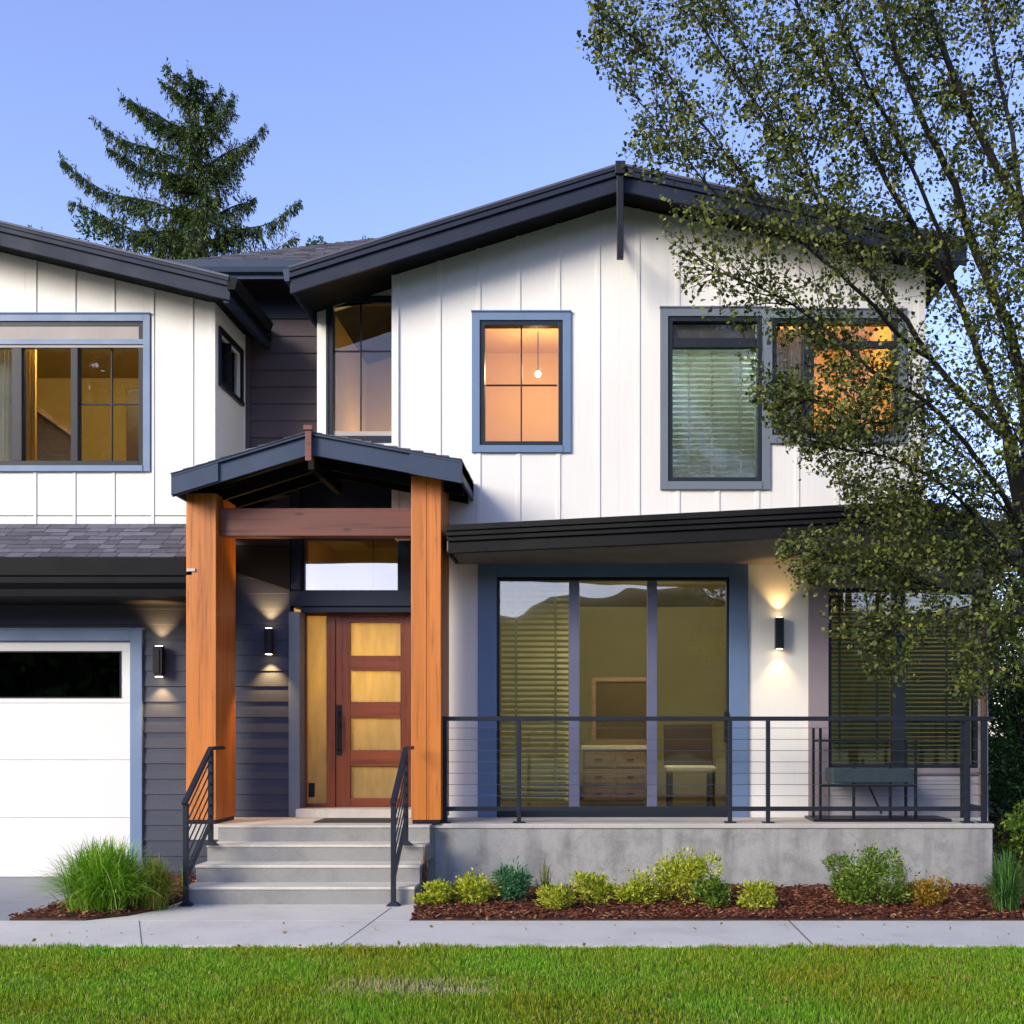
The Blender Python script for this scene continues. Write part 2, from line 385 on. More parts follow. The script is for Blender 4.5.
lawn_mat = islands('lawn_blade', [(0, lin('547a12')), (.4, lin('76a31e')), (.8, lin('94bc2c')), (.94, lin('b0c250')), (1, lin('bdb070'))], .5, .3, .3,
                   (.9, (1.3, .84, .6, 1), (1, 1.08, 1, 1)))
def bald(x, y):
    k = np.ones(len(x), bool)
    for cx, cy, rx, ry in ((-1.23, 6.9, .5, .22), (-.9, 6.75, .35, .12)):
        d = ((x-cx)/rx)**2+((y-cy)/ry)**2; k &= ~((d < 1) & (RNG.random(len(x)) < .8*(1-d)+.25))
    edge = LAWN_Y-.02+.03*np.sin(x*9)+.02*np.sin(x*23)+.015*np.sin(x*51)
    return k & (y < edge)
tag(blades('lawn_grass', 230000, (-5.2, 5.2), (5.0, 8.22), .034, .0062, lawn_mat, bald), kind='stuff')
tag(blades('dry_grass', 1600, (-1.75, -.65), (6.62, 7.1), .03, .005, islands('dry_blade', [(0, lin('b0a468')), (1, lin('d6cc9a'))], .8, .3)), kind='stuff')

# ------------------------------------------------------------------ helpers for walls
def wall_strips(mb, x0, x1, zb, zt, y0, y1, holes=(), extra=()):
    xs = sorted({x0, x1, *[e for e in extra if x0 < e < x1], *[h[0] for h in holes if x0 < h[0] < x1], *[h[1] for h in holes if x0 < h[1] < x1]})
    for a, b in zip(xs[:-1], xs[1:]):
        mid = (a+b)/2; hs = sorted([(h[2], h[3]) for h in holes if h[0] <= mid <= h[1]])
        cur = (zb, zb)
        for lo, hi in hs+[(None, None)]:
            top = (lo, lo) if lo is not None else (zt(a), zt(b))
            if top[0] > cur[0]+1e-4 or top[1] > cur[1]+1e-4:
                mb.hexa([(a, y0, cur[0]), (b, y0, cur[1]), (b, y1, cur[1]), (a, y1, cur[0])], [(a, y0, top[0]), (b, y0, top[1]), (b, y1, top[1]), (a, y1, top[0])])
            if lo is not None: cur = (hi, hi)
def battens(mb, xs, zb, zt, y, w=.045, d=.012, holes=()):
    for x in xs:
        segs = [(zb, zt(x))]
        for h in holes:
            if h[0]-w/2 < x < h[1]+w/2:
                segs = [s for a, b in segs for s in ((a, min(b, h[2])), (max(a, h[3]), b)) if s[1]-s[0] > .02]
        for a, b in segs: mb.box(x-w/2, x+w/2, y-d, y-.0005, a, b)
def laps(mb, x0, x1, z0, z1, y, exp, holes=(), d=.014, ztop=None):
    z = z0; rr = random.Random(3)
    while z < z1-.01:
        zz = min(z+exp, z1)
        segs = [(x0, x1)]
        for h in holes:
            if h[2] < zz-.005 and h[3] > z+.005:
                segs = [s for a, b in segs for s in ((a, min(b, h[0])), (max(a, h[1]), b)) if s[1]-s[0] > .01]
        for a, b in segs:
            e = rr.uniform(-.0012, .0012)
            mb.hexa([(a, y-d+e, z), (b, y-d+e, z), (b, y, z), (a, y, z)], [(a, y-.003, zz), (b, y-.003, zz), (b, y, zz), (a, y, zz)])
        z = zz
def frame_rect(mb, x0, x1, z0, z1, w, y0, y1, wt=None, wb=None):
    wt = w if wt is None else wt; wb = w if wb is None else wb
    mb.box(x0, x0+w, y0, y1, z0, z1); mb.box(x1-w, x1, y0, y1, z0, z1)
    if wt: mb.box(x0+w, x1-w, y0, y1, z1-wt, z1)
    if wb: mb.box(x0+w, x1-w, y0, y1, z0, z0+wb)
H = empty('house', (0, 12, 0))
tag(H, 'two storey modern farmhouse with white board and batten walls, charcoal siding and cedar entry posts', 'house')

def line(pts):
    def f(x):
        for (a, za), (b, zb) in zip(pts[:-1], pts[1:]):
            if x <= b or (b, zb) == pts[-1]: return za+(zb-za)*(x-a)/(b-a)
    return f
# ---- roof lines (top edge)
mainL = [(X(290, 11.3), Z(269, 11.3)), (X(620, 11.3), Z(166, 11.3)), (X(967, 11.3), Z(241, 11.3))]
leftL = [(X(-590, 11.5), Z(278, 11.5)), (X(-180, 11.5), Z(180, 11.5)), (X(0, 11.5), Z(223, 11.5)), (X(230, 11.5), Z(278, 11.5))]
canL = [(X(172, 10.8), Z(474, 10.8)), (X(310, 10.8), Z(432, 10.8)), (X(462, 10.8), Z(460, 10.8))]
fm, fl, fc = line(mainL), line(leftL), line(canL)
def roof_slab(L, y0, y1, t, name, mat, off=0):
    b = MB()
    for (a, za), (c, zc) in zip(L[:-1], L[1:]):
        yy = y1(a, c) if callable(y1) else y1
        b.hexa([(a, y0, za-t+off), (c, y0, zc-t+off), (c, yy, zc-t+off), (a, yy, za-t+off)], [(a, y0, za+off), (c, y0, zc+off), (c, yy, zc+off), (a, yy, za+off)])
    return b
def strip_along(b, L, y0, y1, top, bot):
    for (a, za), (c, zc) in zip(L[:-1], L[1:]):
        b.hexa([(a, y0, za+bot), (c, y0, zc+bot), (c, y1, zc+bot), (a, y1, za+bot)], [(a, y0, za+top), (c, y0, zc+top), (c, y1, zc+top), (a, y1, za+top)])
def rake(L, y, h, label_mat, name):
    rf = roof_slab(L, y+.03, {'main': 17.5, 'left': 12.95}[name], .14, name, M['soffit'], -.012)
    if name == 'left':
        L2 = L[:-1]+[(X(216, 12)-.0, fl(X(216, 12)))]
        for (a, za), (c, zc) in zip(L2[:-1], L2[1:]):
            rf.hexa([(a, 12.95, za-.152), (c, 12.95, zc-.152), (c, 17.5, zc-.152), (a, 17.5, za-.152)], [(a, 12.95, za-.012), (c, 12.95, zc-.012), (c, 17.5, zc-.012), (a, 17.5, za-.012)])
    rf.build('roof', M['soffit'], H)
    top = MB(); strip_along(top, L, y-.045, y+.6, .014, -.008); top.build('roof_shingles', M['shingle'], H)
    b = MB(); strip_along(b, L, y, y+.028, -.010, -h); o = b.build('fascia', M['fascia'], H, bevel=.004)
    b = MB(); strip_along(b, L, y-.028, y-.001, -.010, -h*.40); strip_along(b, L, y-.042, y-.029, -.010, -.045); b.build('rake_trim', M['fascia'], o, bevel=.004)
rake(mainL, 11.3, .255, None, 'main')
rake(leftL, 11.5, .235, None, 'left')

# ---- middle roof with shingles (hip towards the left)
def shingles(mb, corner, u, v, wfun, rows, exp, tab, seed, thick=.012):
    """rows of tabs; wfun(row distance) -> (start,end) along u"""
    rr = random.Random(seed); n = u.cross(v).normalized()
    for r in range(rows):
        d0 = r*exp; a, b = wfun(d0+exp/2)
        t = a-rr.uniform(0, tab)
        while t < b:
            w = tab*rr.uniform(.45, 1.0); s0, s1 = max(t, a), min(t+w-.006, b)
            if s1 > s0+.01:
                dd = rr.choice((0, 0, -.012)); th = thick*rr.uniform(.8, 1.5)
                p = corner+u*s0+v*(d0+dd); q = corner+u*s1+v*(d0+dd); up = v*(exp+.02-dd)
                mb.hexa([p, q, q+up, p+up], [p+n*th, q+n*th, q+up+n*.002, p+up+n*.002])
            t += w
ex0, ex1, ey, ez = -5.0, -2.4, 12.4, Z(264, 12.4)
u = Vector((1, 0, 0)); v = Vector((0, 2.6, 1.47)).normalized(); ln = math.hypot(2.6, 1.47)
mb = MB(); mb.hexa([(ex0, ey, ez-.1), (3.0, ey, ez-.1), (3.0, ey+2.6, ez+1.37), (-3.0, ey+2.6, ez+1.37)], [(ex0, ey, ez-.004), (3.0, ey, ez-.004), (3.0, ey+2.6, ez+1.466), (-3.0, ey+2.6, ez+1.466)])
mb.build('roof', M['soffit'], H)
mb = MB(); shingles(mb, Vector((ex0, ey-.03, ez)), u, v, lambda d: (2.0*min(1, d/ln), 3.6), int(ln/.13), .13, .3, 5); mb.build('roof_shingles', M['shingle'], H)
mb = MB(); mb.box(-4.9, -3.2, 12.36, 12.398, 6.755, ez-.012); mb.prism([(12.27, ez-.005), (12.359, ez-.005), (12.359, ez-.13), (12.30, ez-.13), (12.28, ez-.08)], 'x', -4.9, -3.2)
mb.build('gutter', M['fascia_light'], H)
MB().box(-4.9, -2.3, 12.399, 12.98, 6.76, 6.79).build('soffit', M['soffit'], H)
MB().box(-4.22, -3.16, 12.95, 12.98, 6.53, 6.755).build('frieze_board', M['fascia'], H)

# ---- upper main wall
XL, XR = X(392, 11.8), X(925, 11.8)
def win_rect(p): return (X(p[0], p[4]), X(p[1], p[4]), Z(p[3], p[4]), Z(p[2], p[4]))
W4 = (480, 563, 321, 446, 11.8); W5 = (668, 762, 317, 482, 11.8); W6 = (772, 898, 319, 436, 11.8)
hol = [win_rect(w) for w in (W4, W5, W6)]
trims = [(X(472, 11.8), X(571, 11.8), Z(453, 11.8), Z(313, 11.8)), (X(660, 11.8), X(770, 11.8), Z(490, 11.8), Z(309, 11.8)), (X(770, 11.8), X(906, 11.8), Z(444, 11.8), Z(311, 11.8))]
mb = MB(); wt = lambda x: fm(x)-.16
wall_strips(mb, XL, XR, 3.72, wt, 11.8, 11.96, hol, (mainL[1][0],))
battens(mb, [X(439+39.8*k, 11.8) for k in range(13)], 3.72, wt, 11.8, holes=trims)
mb.box(XL, XL+.075, 11.776, 11.7995, 3.72, wt(XL)); mb.box(XR-.08, XR, 11.776, 11.7995, 3.72, wt(XR))
mb.box(XL, XL+.16, 11.961, 13.4, 3.72, 6.3); mb.box(XR-.16, XR, 11.961, 17.4, 3.62, 6.3)
mb.build('wall', M['white'], H, bevel=.003)
# ---- upper left wall
XG = X(216, 12.0)
W1 = (-130, 144, 322, 466, 12.0); h1 = win_rect(W1); t1 = (X(-137, 12), X(151, 12), Z(472, 12), Z(315, 12))
mb = MB(); wt2 = lambda x: fl(x)-.14
wall_strips(mb, X(-576, 12), XG, Z(527, 12), wt2, 12.0, 12.16, [h1], (leftL[1][0], leftL[2][0]))
battens(mb, [X(35.5+39.2*k, 12) for k in range(-13, 5)], Z(527, 12), wt2, 12.0, w=.03, d=.011, holes=[t1])
mb.box(XG-.06, XG, 11.978, 11.9995, Z(527, 12), wt2(XG))
sw = (12.10, 12.80, 5.50, 6.05)     # side window hole
mb.box(XG-.16, XG, 12.161, 13.0, 3.9, sw[2]); mb.box(XG-.16, XG, 12.161, 13.0, sw[3], 6.5); mb.box(XG-.16, XG, sw[1], 13.0, sw[2]+.001, sw[3]-.001)
mb.box(XG+.0005, XG+.018, 12.93, 12.985, 3.9, 6.5)
mb.build('wall', M['white'], H, bevel=.003)
sidew = MB(); sidew.box(XG+.001, XG+.03, sw[0]-.03, sw[1]+.05, sw[3], sw[3]+.06); sidew.box(XG+.001, XG+.035, sw[0]-.03, sw[1]+.06, sw[2]-.05, sw[2])
sidew.box(XG+.001, XG+.03, sw[1], sw[1]+.05, sw[2], sw[3]); sidew.box(XG+.001, XG+.03, sw[0]-.03, sw[0], sw[2], sw[3]); sidew.box(XG-.05, XG+.01, 12.44, 12.48, sw[2], sw[3])
o = sidew.build('window', M['black'], H); MB().box(XG-.04, XG-.034, sw[0], sw[1], sw[2], sw[3]).build('pane', M['glass'], o)
# left eave gutter of that wing
ge_x = leftL[-1][0]; ge_z = leftL[-1][1]
prof = [(0, 0), (.10, 0), (.115, -.03), (.10, -.06), (.085, -.13), (0, -.13)]
MB().prism([(ge_x-.02+a, ge_z-.005+b) for a, b in prof], 'y', 11.47, 12.72).build('gutter', M['gutter'], H, bevel=.004)
MB().box(ge_x-.08, ge_x-.021, 11.53, 12.95, ge_z-.25, ge_z-.02).build('fascia', M['fascia'], H)
# main roof left eave gutter
me_x, me_z = mainL[0]
MB().prism([(me_x-a*.6, me_z-.005+b) for a, b in prof], 'y', 11.28, 12.6).build('gutter', M['fascia_light'], H, bevel=.004)
MB().box(me_x+.001, me_x+.03, 11.33, 12.6, me_z-.235, me_z-.03).build('fascia', M['fascia'], H)
# window bay at D 12.1
BX = X(317, 12.1)
W3 = (329, 402, 290, 440, 12.1); h3 = (X(329, 12.1), XL+.14, Z(440, 12.1), 6.42)
mb = MB(); wall_strips(mb, BX, XL+.155, 3.9, lambda x: fm(x)-.16, 12.1, 12.22, [h3]); mb.build('wall', M['white'], H, bevel=.003)
MB().box(BX, BX+.12, 12.221, 12.99, 3.9, 6.3).build('wall', M['white'], H)
mb = MB(); laps(mb, XG+.002, BX+.1, 3.9, 6.55, 12.98, .202, d=.022); mb.box(XG-.1, BX+.1, 12.985, 13.1, 3.9, 6.74); mb.build('siding', M['siding_brown'], H)
MB().box(XG+.019, XG+.07, 12.935, 12.957, 3.9, 6.53).build('corner_board', M['siding_brown'], H)

# ridge bracket under the main apex
ax, az = mainL[1]
mb = MB(); mb.box(ax-.035, ax+.035, 11.20, 11.258, Z(262, 11.3), az-.05); mb.box(ax-.05, ax+.05, 11.17, 11.257, az-.14, az-.01)
mb.bar((ax, 11.26, Z(262, 11.3)+.07), (ax, 11.78, Z(262, 11.3)+.45), .05)
mb.build('ridge_bracket', M['black'], H, bevel=.004)

# ---- windows
def window(rect, y, trim_rect, trim_mat, frame_mat, mull=(), munt_v=(), munt_h=(), fw=.05, tw=None, gmat='glass', trim_d=.03):
    x0, x1, z0, z1 = rect; t = MB()
    if trim_rect:
        a, b, c, d = trim_rect
        t.box(a, x0, y-trim_d, y-.001, c, d); t.box(x1, b, y-trim_d, y-.001, c, d)
        t.box(x0, x1, y-trim_d, y-.001, z1, d); t.box(x0, x1, y-trim_d-.008, y-.001, c, z0)
        t.box(a-.006, b+.006, y-trim_d-.014, y-.001, d+.0005, d+.018)
    else: frame_rect(t, x0-.03, x1+.03, z0-.03, z1+.03, .03, y-.02, y-.001)
    w = t.build('window', trim_mat, H, bevel=.003)
    f = MB(); frame_rect(f, x0, x1, z0, z1, fw, y-.012, y+.09)
    for a, b in mull: f.box(a, b, y-.008, y+.088, z0+fw, z1-fw)
    for a in munt_v: f.box(a-.008, a+.008, y+.035, y+.06, z0+fw, z1-fw)
    for a, lo, hi in munt_h: f.box(lo, hi, y+.036, y+.059, a-.008, a+.008)
    f.build('frame', frame_mat, w, bevel=.003)
    MB().box(x0+fw*.5, x1-fw*.5, y+.046, y+.050, z0+fw*.5, z1-fw*.5).build('pane', M[gmat], w)
    return w
def blind(w, x0, x1, z0, z1, y, pitch, mat, tilt=.6, depth=.045, tapes=()):
    b = MB(); z = z0
    dy = math.cos(tilt)*depth/2; dz = math.sin(tilt)*depth/2; rr = random.Random(int(x0*100))
    while z < z1:
        e = rr.uniform(-.002, .002)
        b.hexa([(x0, y-dy, z-dz+e), (x1, y-dy, z-dz-e), (x1, y+dy, z+dz-e), (x0, y+dy, z+dz+e)], [(x0, y-dy, z-dz+e+.002), (x1, y-dy, z-dz-e+.002), (x1, y+dy, z+dz-e+.002), (x0, y+dy, z+dz+e+.002)])
        z += pitch
    for t in tapes: b.box(t-.012, t+.012, y-dy-.004, y-dy-.002, z0, z1)
    b.box(x0, x1, y-.02, y+.02, z1, z1+.03); b.box(x0, x1, y-.02, y+.02, z0-.04, z0-.03)
    b.build('blind', mat, w)
c11 = lambda p: X(p, 11.8)
w4 = window(hol[0], 11.8, trims[0], M['blue'], M['dframe'], munt_v=[c11(521)], munt_h=[(Z(384, 11.8), c11(485), c11(557))])
w5 = window(hol[1], 11.8, trims[1], M['blue2'], M['dframe'], munt_h=())
f = MB(); f.box(c11(672), c11(757), 11.80, 11.88, Z(347, 11.8), Z(338, 11.8)); f.build('transom_bar', M['dframe'], w5)
blind(w5, c11(672), c11(756), Z(476, 11.8)+.05, Z(349, 11.8), 11.93, .0595, M['blind_white'], 1.0, .055, (c11(690), c11(713), c11(742)))
MB().box(c11(672), c11(757), 11.90, 11.905, Z(338, 11.8), Z(321, 11.8)).build('roller_shade', M['shade_grey'], w5)
w6 = window(hol[2], 11.8, trims[2], M['blue2'], M['dframe'], mull=[(c11(803), c11(814))])
f = MB(); f.box(c11(816), c11(893), 11.80, 11.87, Z(347, 11.8), Z(341, 11.8)); f.build('transom_bar', M['dframe'], w6)
w3 = window(h3, 12.1, None, M['dframe'], M['dframe'], munt_v=[X(360, 12.1)], munt_h=[(Z(350, 12.1), X(333, 12.1), XL+.1)], fw=.045)
f = MB(); f.box(X(333, 12.1), XL+.1, 12.11, 12.17, Z(436, 12.1), Z(431, 12.1)); f.build('sill', M['shade_grey'], w3)
c12 = lambda p: X(p, 12.0)
w1 = window(h1, 12.0, t1, M['blue'], M['dframe'], mull=[(c12(12), c12(22)), (c12(71), c12(78)), (c12(-62), c12(-52))], munt_v=[c12(110)], munt_h=[(Z(403, 12), c12(78), c12(142))], fw=.055)
f = MB(); f.box(h1[0]-.001, h1[1]+.001, 11.985, 11.999, Z(348, 12), Z(341, 12)); f.box(h1[0], h1[1], 11.99, 12.003, Z(341, 12), Z(324, 12)-.02)
f.box(h1[0]+.05, h1[1]-.05, 12.0035, 12.08, Z(347, 12), Z(324, 12)); f.build('header_panel', M['shade_grey'], w1)
MB().box(h1[0], h1[1], 11.97, 11.984, Z(345, 12), Z(340, 12)).build('header_rail', M['blue'], w1)

# ---- garage level
gt = (X(-330, 12), X(143, 12), -.02, Z(630, 12))     # trim outer
gh = (X(-316, 12), X(131, 12), -.02, Z(641, 12))
XE = X(290, 12.0)
mb = MB(); wall_strips(mb, X(-576, 12), XE, -.1, lambda x: 3.9 if x < XG+.01 else fc(x)-.2, 12.015, 12.16, [gh], (XG, canL[1][0]))
laps(mb, X(-576, 12), XE, .06, 4.05, 12.0145, .1705, [gt], .016)
mb.build('siding', M['siding'], H)
t = MB(); t.box(gt[0], gh[0], 11.97, 12.014, -.02, gt[3]); t.box(gh[1], gt[1], 11.97, 12.014, -.02, gt[3]); t.box(gh[0], gh[1], 11.97, 12.014, gh[3], gt[3])
t.box(gt[0]-.02, gt[1]+.02, 11.955, 12.013, gt[3]+.0005, gt[3]+.02)
t.build('garage_door_frame', M['blue'], H, bevel=.004)
gd = MB(); zs = [-.005, Z(818, 12), Z(760, 12), Z(703, 12), gh[3]-.0]
wz = (Z(698, 12), Z(651, 12)); wx = (X(-305, 12), X(120, 12))
for i in range(4):
    a, b = zs[i]+.0015, zs[i+1]-.0015
    if i < 3: gd.box(gh[0]+.002, gh[1]-.002, 12.03, 12.075, a, b)
    else:
        gd.box(gh[0]+.002, gh[1]-.002, 12.03, 12.075, a, wz[0]); gd.box(gh[0]+.002, gh[1]-.002, 12.03, 12.075, wz[1], b)
        gd.box(gh[0]+.002, wx[0], 12.03, 12.075, wz[0], wz[1]); gd.box(wx[1], gh[1]-.002, 12.03, 12.075, wz[0], wz[1])
        xm = X(-90, 12); gd.box(xm-.05, xm+.05, 12.03, 12.075, wz[0], wz[1])
gdo = gd.build('garage_door', M['garage_white'], H, bevel=.004)
for a, b in ((wx[0], X(-90, 12)-.05), (X(-90, 12)+.05, wx[1])):
    f = MB(); frame_rect(f, a, b, wz[0], wz[1], .012, 12.02, 12.05); f.build('window_frame', M['dframe'], gdo)
    MB().box(a+.01, b-.01, 12.052, 12.056, wz[0]+.01, wz[1]-.01).build('pane', M['glass_garage'], gdo)
MB().box(gh[0], gh[1], 12.02, 12.08, -.019, -.0055).build('bottom_seal', M['black'], gdo)
MB().box(X(-400, 12), gh[1]+.2, 12.4, 12.42, 0, 3.0).build('interior_wall', pm('garage_inner', lin('5a5f58'), .1, 1), H)

# ---- skirt roof over the garage
sx0, sx1 = X(-590, 11.3), X(188, 11.3)
y0, z0_, y1_, z1_ = 11.27, Z(557, 11.3), 11.995, Z(523, 12)
mb = MB(); mb.hexa([(sx0, y0, z0_-.15), (sx1, y0, z0_-.15), (sx1, y1_, z0_-.15), (sx0, y1_, z0_-.15)], [(sx0, y0, z0_-.012), (sx1, y0, z0_-.012), (sx1, y1_, z1_-.012), (sx0, y1_, z1_-.012)])
mb.build('roof', M['soffit'], H)
v = Vector((0, y1_-y0, z1_-z0_)); ln = v.length; v.normalize()
mb = MB(); shingles(mb, Vector((sx0, y0-.02, z0_-.01)), u, v, lambda d: (0, sx1-sx0), int(ln/.098)+0, .105, .26, 9, .010); mb.build('roof_shingles', M['shingle'], H)
MB().box(sx0, sx1, 11.235, 11.268, Z(582, 11.3), z0_-.012).build('fascia', M['gutter'], H, bevel=.004)
zt_, zb_ = Z(573, 11.2), Z(597, 11.2)
k = zt_-zb_
MB().prism([(11.10, zt_), (11.234, zt_), (11.234, zb_), (11.15, zb_), (11.145, zb_+k*.3), (11.115, zb_+k*.55), (11.115, zb_+k*.8), (11.10, zb_+k*.85)], 'x', sx0, X(194, 11.15)).build('gutter', M['gutter'], H, bevel=.003)
MB().box(sx0, sx1, 11.27, 12.0, zb_+.01, zb_+.03).build('soffit', M['soffit'], H)
mb = MB(); gx = X(194, 11.15); mb.box(gx-.05, gx+.035, 11.085, 11.2, zt_+.001, zt_+.03); mb.build('gutter_strap', M['silver'], H)

# ---- entry: canopy, posts, beam
can = MB()
a0, a1, a2 = canL
for (p, q), yy in (((a0, a1), 12.97), ((a1, (XL, fc(XL))), 12.09), (((XL, fc(XL)), a2), 11.79)):
    can.hexa([(p[0], 10.83, p[1]-.12), (q[0], 10.83, q[1]-.12), (q[0], yy, q[1]-.12), (p[0], yy, p[1]-.12)], [(p[0], 10.83, p[1]-.01), (q[0], 10.83, q[1]-.01), (q[0], yy, q[1]-.01), (p[0], yy, p[1]-.01)])
can.build('canopy_roof', M['soffit'], H)
mb = MB(); rr = random.Random(4)
for (p, q), yy in (((a0, a1), 12.95), ((a1, (XL-.01, fc(XL-.01))), 12.08), (((XL-.01, fc(XL-.01)), a2), 11.78)):
    # shingle courses run along the slope; ragged edge at the front
    L = math.hypot(q[0]-p[0], q[1]-p[1]); uu = Vector((q[0]-p[0], 0, q[1]-p[1])).normalized()
    y = 10.76
    while y < yy-.02:
        w = rr.uniform(.12, .3); s = 0
        while s < L-.005:
            e = min(s+.13, L); th = rr.uniform(.010, .022)
            c = Vector((p[0], y, p[1]-.008)); A = c+uu*s; B = c+uu*e; yw = Vector((0, min(w, yy-y)-.005, 0))
            nn = Vector((-uu.z, 0, uu.x)); hi = (nn*th, nn*.004) if uu.z < 0 else (nn*.004, nn*th)
            if uu.z < 0: hi = (nn*.004, nn*th)
            else: hi = (nn*th, nn*.004)
            mb.hexa([A, B, B+yw, A+yw], [A+hi[0], B+hi[1], B+yw+hi[1], A+yw+hi[0]]); s = e
        y += w
mb.build('roof_shingles', M['shingle'], H)
b = MB(); strip_along(b, canL, 10.80, 10.828, -.012, -.225); fo = b.build('canopy_fascia', M['fascia_light'], H, bevel=.004)
b = MB(); strip_along(b, [a0, (X(219, 10.8), fc(X(219, 10.8)))], 10.775, 10.799, -.012, -.215); strip_along(b, [(X(410, 10.8), fc(X(410, 10.8))), a2], 10.775, 10.799, -.012, -.235)
strip_along(b, canL, 10.77, 10.774, -.008, -.035)
b.build('rake_trim', M['fascia_light'], fo, bevel=.003)
for px_, sgn in ((a0[0], 1), (a2[0], -1)):
    MB().box(px_, px_+sgn*.028, 10.829, 11.78, fc(px_)-.2, fc(px_)-.014).build('fascia', M['fascia_light'], H)
mb = MB(); mb.box(a1[0]-.032, a1[0]+.032, 10.735, 10.769, a1[1]-.30, a1[1]+.02); mb.box(a1[0]-.045, a1[0]+.045, 10.72, 10.769, a1[1]-.0, a1[1]+.05)
mb.build('ridge_cap', M['beam'], H, bevel=.005)
# rafters beneath canopy
mb = MB()
for yy in (11.3, 11.7):
    mb2 = []
    strip_along(mb, [(a0[0]+.05, a0[1]), a1, (a2[0]-.05, a2[1])], yy, yy+.045, -.125, -.24)
mb.box(a1[0]-.03, a1[0]+.03, 10.84, 12.0, a1[1]-.36, a1[1]-.25)
mb.build('canopy_rafter', M['soffit'], H)
PY0, PY1 = 11.1, 11.70
for i, (p0, p1) in enumerate(((186, 216), (411, 441))):
    x0, x1 = X(p0, PY0), X(p1, PY0); mb = MB()
    zt0 = min(fc(x0), fc(x1))-.13
    bw = .004
    if i == 0: mb.box(x0, x1, PY0, PY1, .70, zt0)
    else:
        mb.box(x0, x0+.16, PY0, PY1, .70, zt0); mb.box(x0+.162, x0+.185, PY0+.006, PY1-.001, .70, zt0); mb.box(x0+.187, x1, PY0+.001, PY1, .70, zt0)
    po = mb.build('cedar_post', M['cedar'], H, bevel=.006)
    MB().box(x0+.012, x1-.012, PY0+.012, PY1-.012, .655, .70).build('post_base', M['black'], po)
MB().box(X(216, 11.1)+.001, X(411, 11.1)-.001, 11.2, 11.36, Z(536, 11.2), Z(508, 11.2)).build('cross_beam', M['beam'], H, bevel=.008)
for x in (X(216, 11.1)-.12, X(411, 11.1)+.12):
    MB().box(x-.07, x+.07, 11.701, 12.0, 3.75, 3.95).build('side_beam', M['cedar'], H)

# ---- front door wall (D 12.25)
DY = 12.25; cd = lambda p: X(p, DY); zd = lambda p: Z(p, DY)
XRW = -2.02
mb = MB()
mb.box(X(289, 12)+.0, X(300, 12), 11.985, 12.40, .66, Z(612, 12)-.0)       # left jamb board
mb.build('door_jamb', M['blue2'], H, bevel=.004)
mb = MB(); mb.box(X(289, 12)+.001, XRW, 11.99, 12.36, Z(606, 12)+.0, Z(591, 12)); mb.box(X(291, 12), X(300, 12), 11.995, 12.35, Z(591, 12), Z(480, 12))
mb.box(X(398, 12.0), XRW, 12.05, 12.35, Z(591, 12), Z(480, 12)); mb.box(X(300, 12), X(398, 12), 12.06, 12.34, Z(536, 12), Z(455, 12))
mb.box(X(300, 12), XRW, 12.02, 12.36, Z(612, 12), Z(606, 12))
mb.build('door_header', M['fascia'], H, bevel=.004)
tr = MB(); frame_rect(tr, X(300, 12)+.001, X(398, 12)-.001, Z(591, 12)+.001, Z(536, 12)-.001, .022, 12.1, 12.16); wo_ = tr.build('window', M['dframe'], H)
MB().box(X(301, 12), X(397, 12), 12.12, 12.126, Z(590, 12), Z(537, 12)).build('pane', glass('transom_glass', (.6, .6, .55, 1), .30), wo_)
zdo, zdt = zd(808), zd(613)
dk = MB(); dk.box(cd(303), cd(307.5), 12.2, 12.3, zdo, zdt); dk.box(cd(328), cd(336.5), 12.19, 12.3, zdo, zdt); dk.box(cd(407), cd(412), 12.2, 12.3, zdo, zdt)
dk.box(cd(307.5), cd(328), 12.2, 12.3, zdt-.035, zdt); dk.box(cd(307.5), cd(328), 12.2, 12.3, zdo, zdo+.05); dk.box(cd(336.5), cd(407), 12.2, 12.3, zdt-.03, zdt)
dfr = dk.build('sidelight_frame', M['doorwood'], H, bevel=.004)
frost = None
M['frost'] = frosted('frosted_amber', lin('d8c490'))
MB().box(cd(307), cd(328.5), 12.245, 12.252, zdo+.04, zdt-.03).build('pane', M['frost'], dfr)
dl = MB(); x0, x1 = cd(336.6), cd(406.9)
gx0, gx1 = cd(351), cd(401)
dl.box(x0, gx0, 12.205, 12.265, zdo+.01, zdt-.033); dl.box(gx1, x1, 12.205, 12.265, zdo+.01, zdt-.033)
door = dl.build('front_door', M['doorwood'], H, bevel=.004)
rails = [(613+3, 623), (656, 671), (702, 718), (750, 766), (798, 807)]
for a, b_ in rails: MB().box(gx0+.001, gx1-.001, 12.207, 12.263, zd(b_), zd(a)).build('door_rail', M['doorwood_h'], door, bevel=.004)
for (a, b_), (c_, d_) in zip(rails[:-1], rails[1:]):
    MB().box(gx0, gx1, 12.248, 12.254, zd(c_), zd(b_)).build('pane', M['frost'], door)
hb = MB(); hx = cd(340); hb.box(hx-.028, hx+.028, 12.192, 12.204, zd(755), zd(705)); hb.tube([(hx, 12.19, zd(750)), (hx, 12.13, zd(748)), (hx, 12.13, zd(714)), (hx, 12.19, zd(712))], .011, 10)
hb.box(hx-.018, hx+.018, 12.17, 12.192, zd(727), zd(722)); hb.build('handle', M['black'], door, smooth=False, bevel=.003)
MB().box(cd(309), cd(315), 12.23, 12.244, zd(797), zd(783)).build('door_stop', M['black'], dfr)
# right wall of the recess
MB().box(XRW, XRW+.12, 12.0, 12.6, .66, 4.2).build('wall', M['siding'], H)
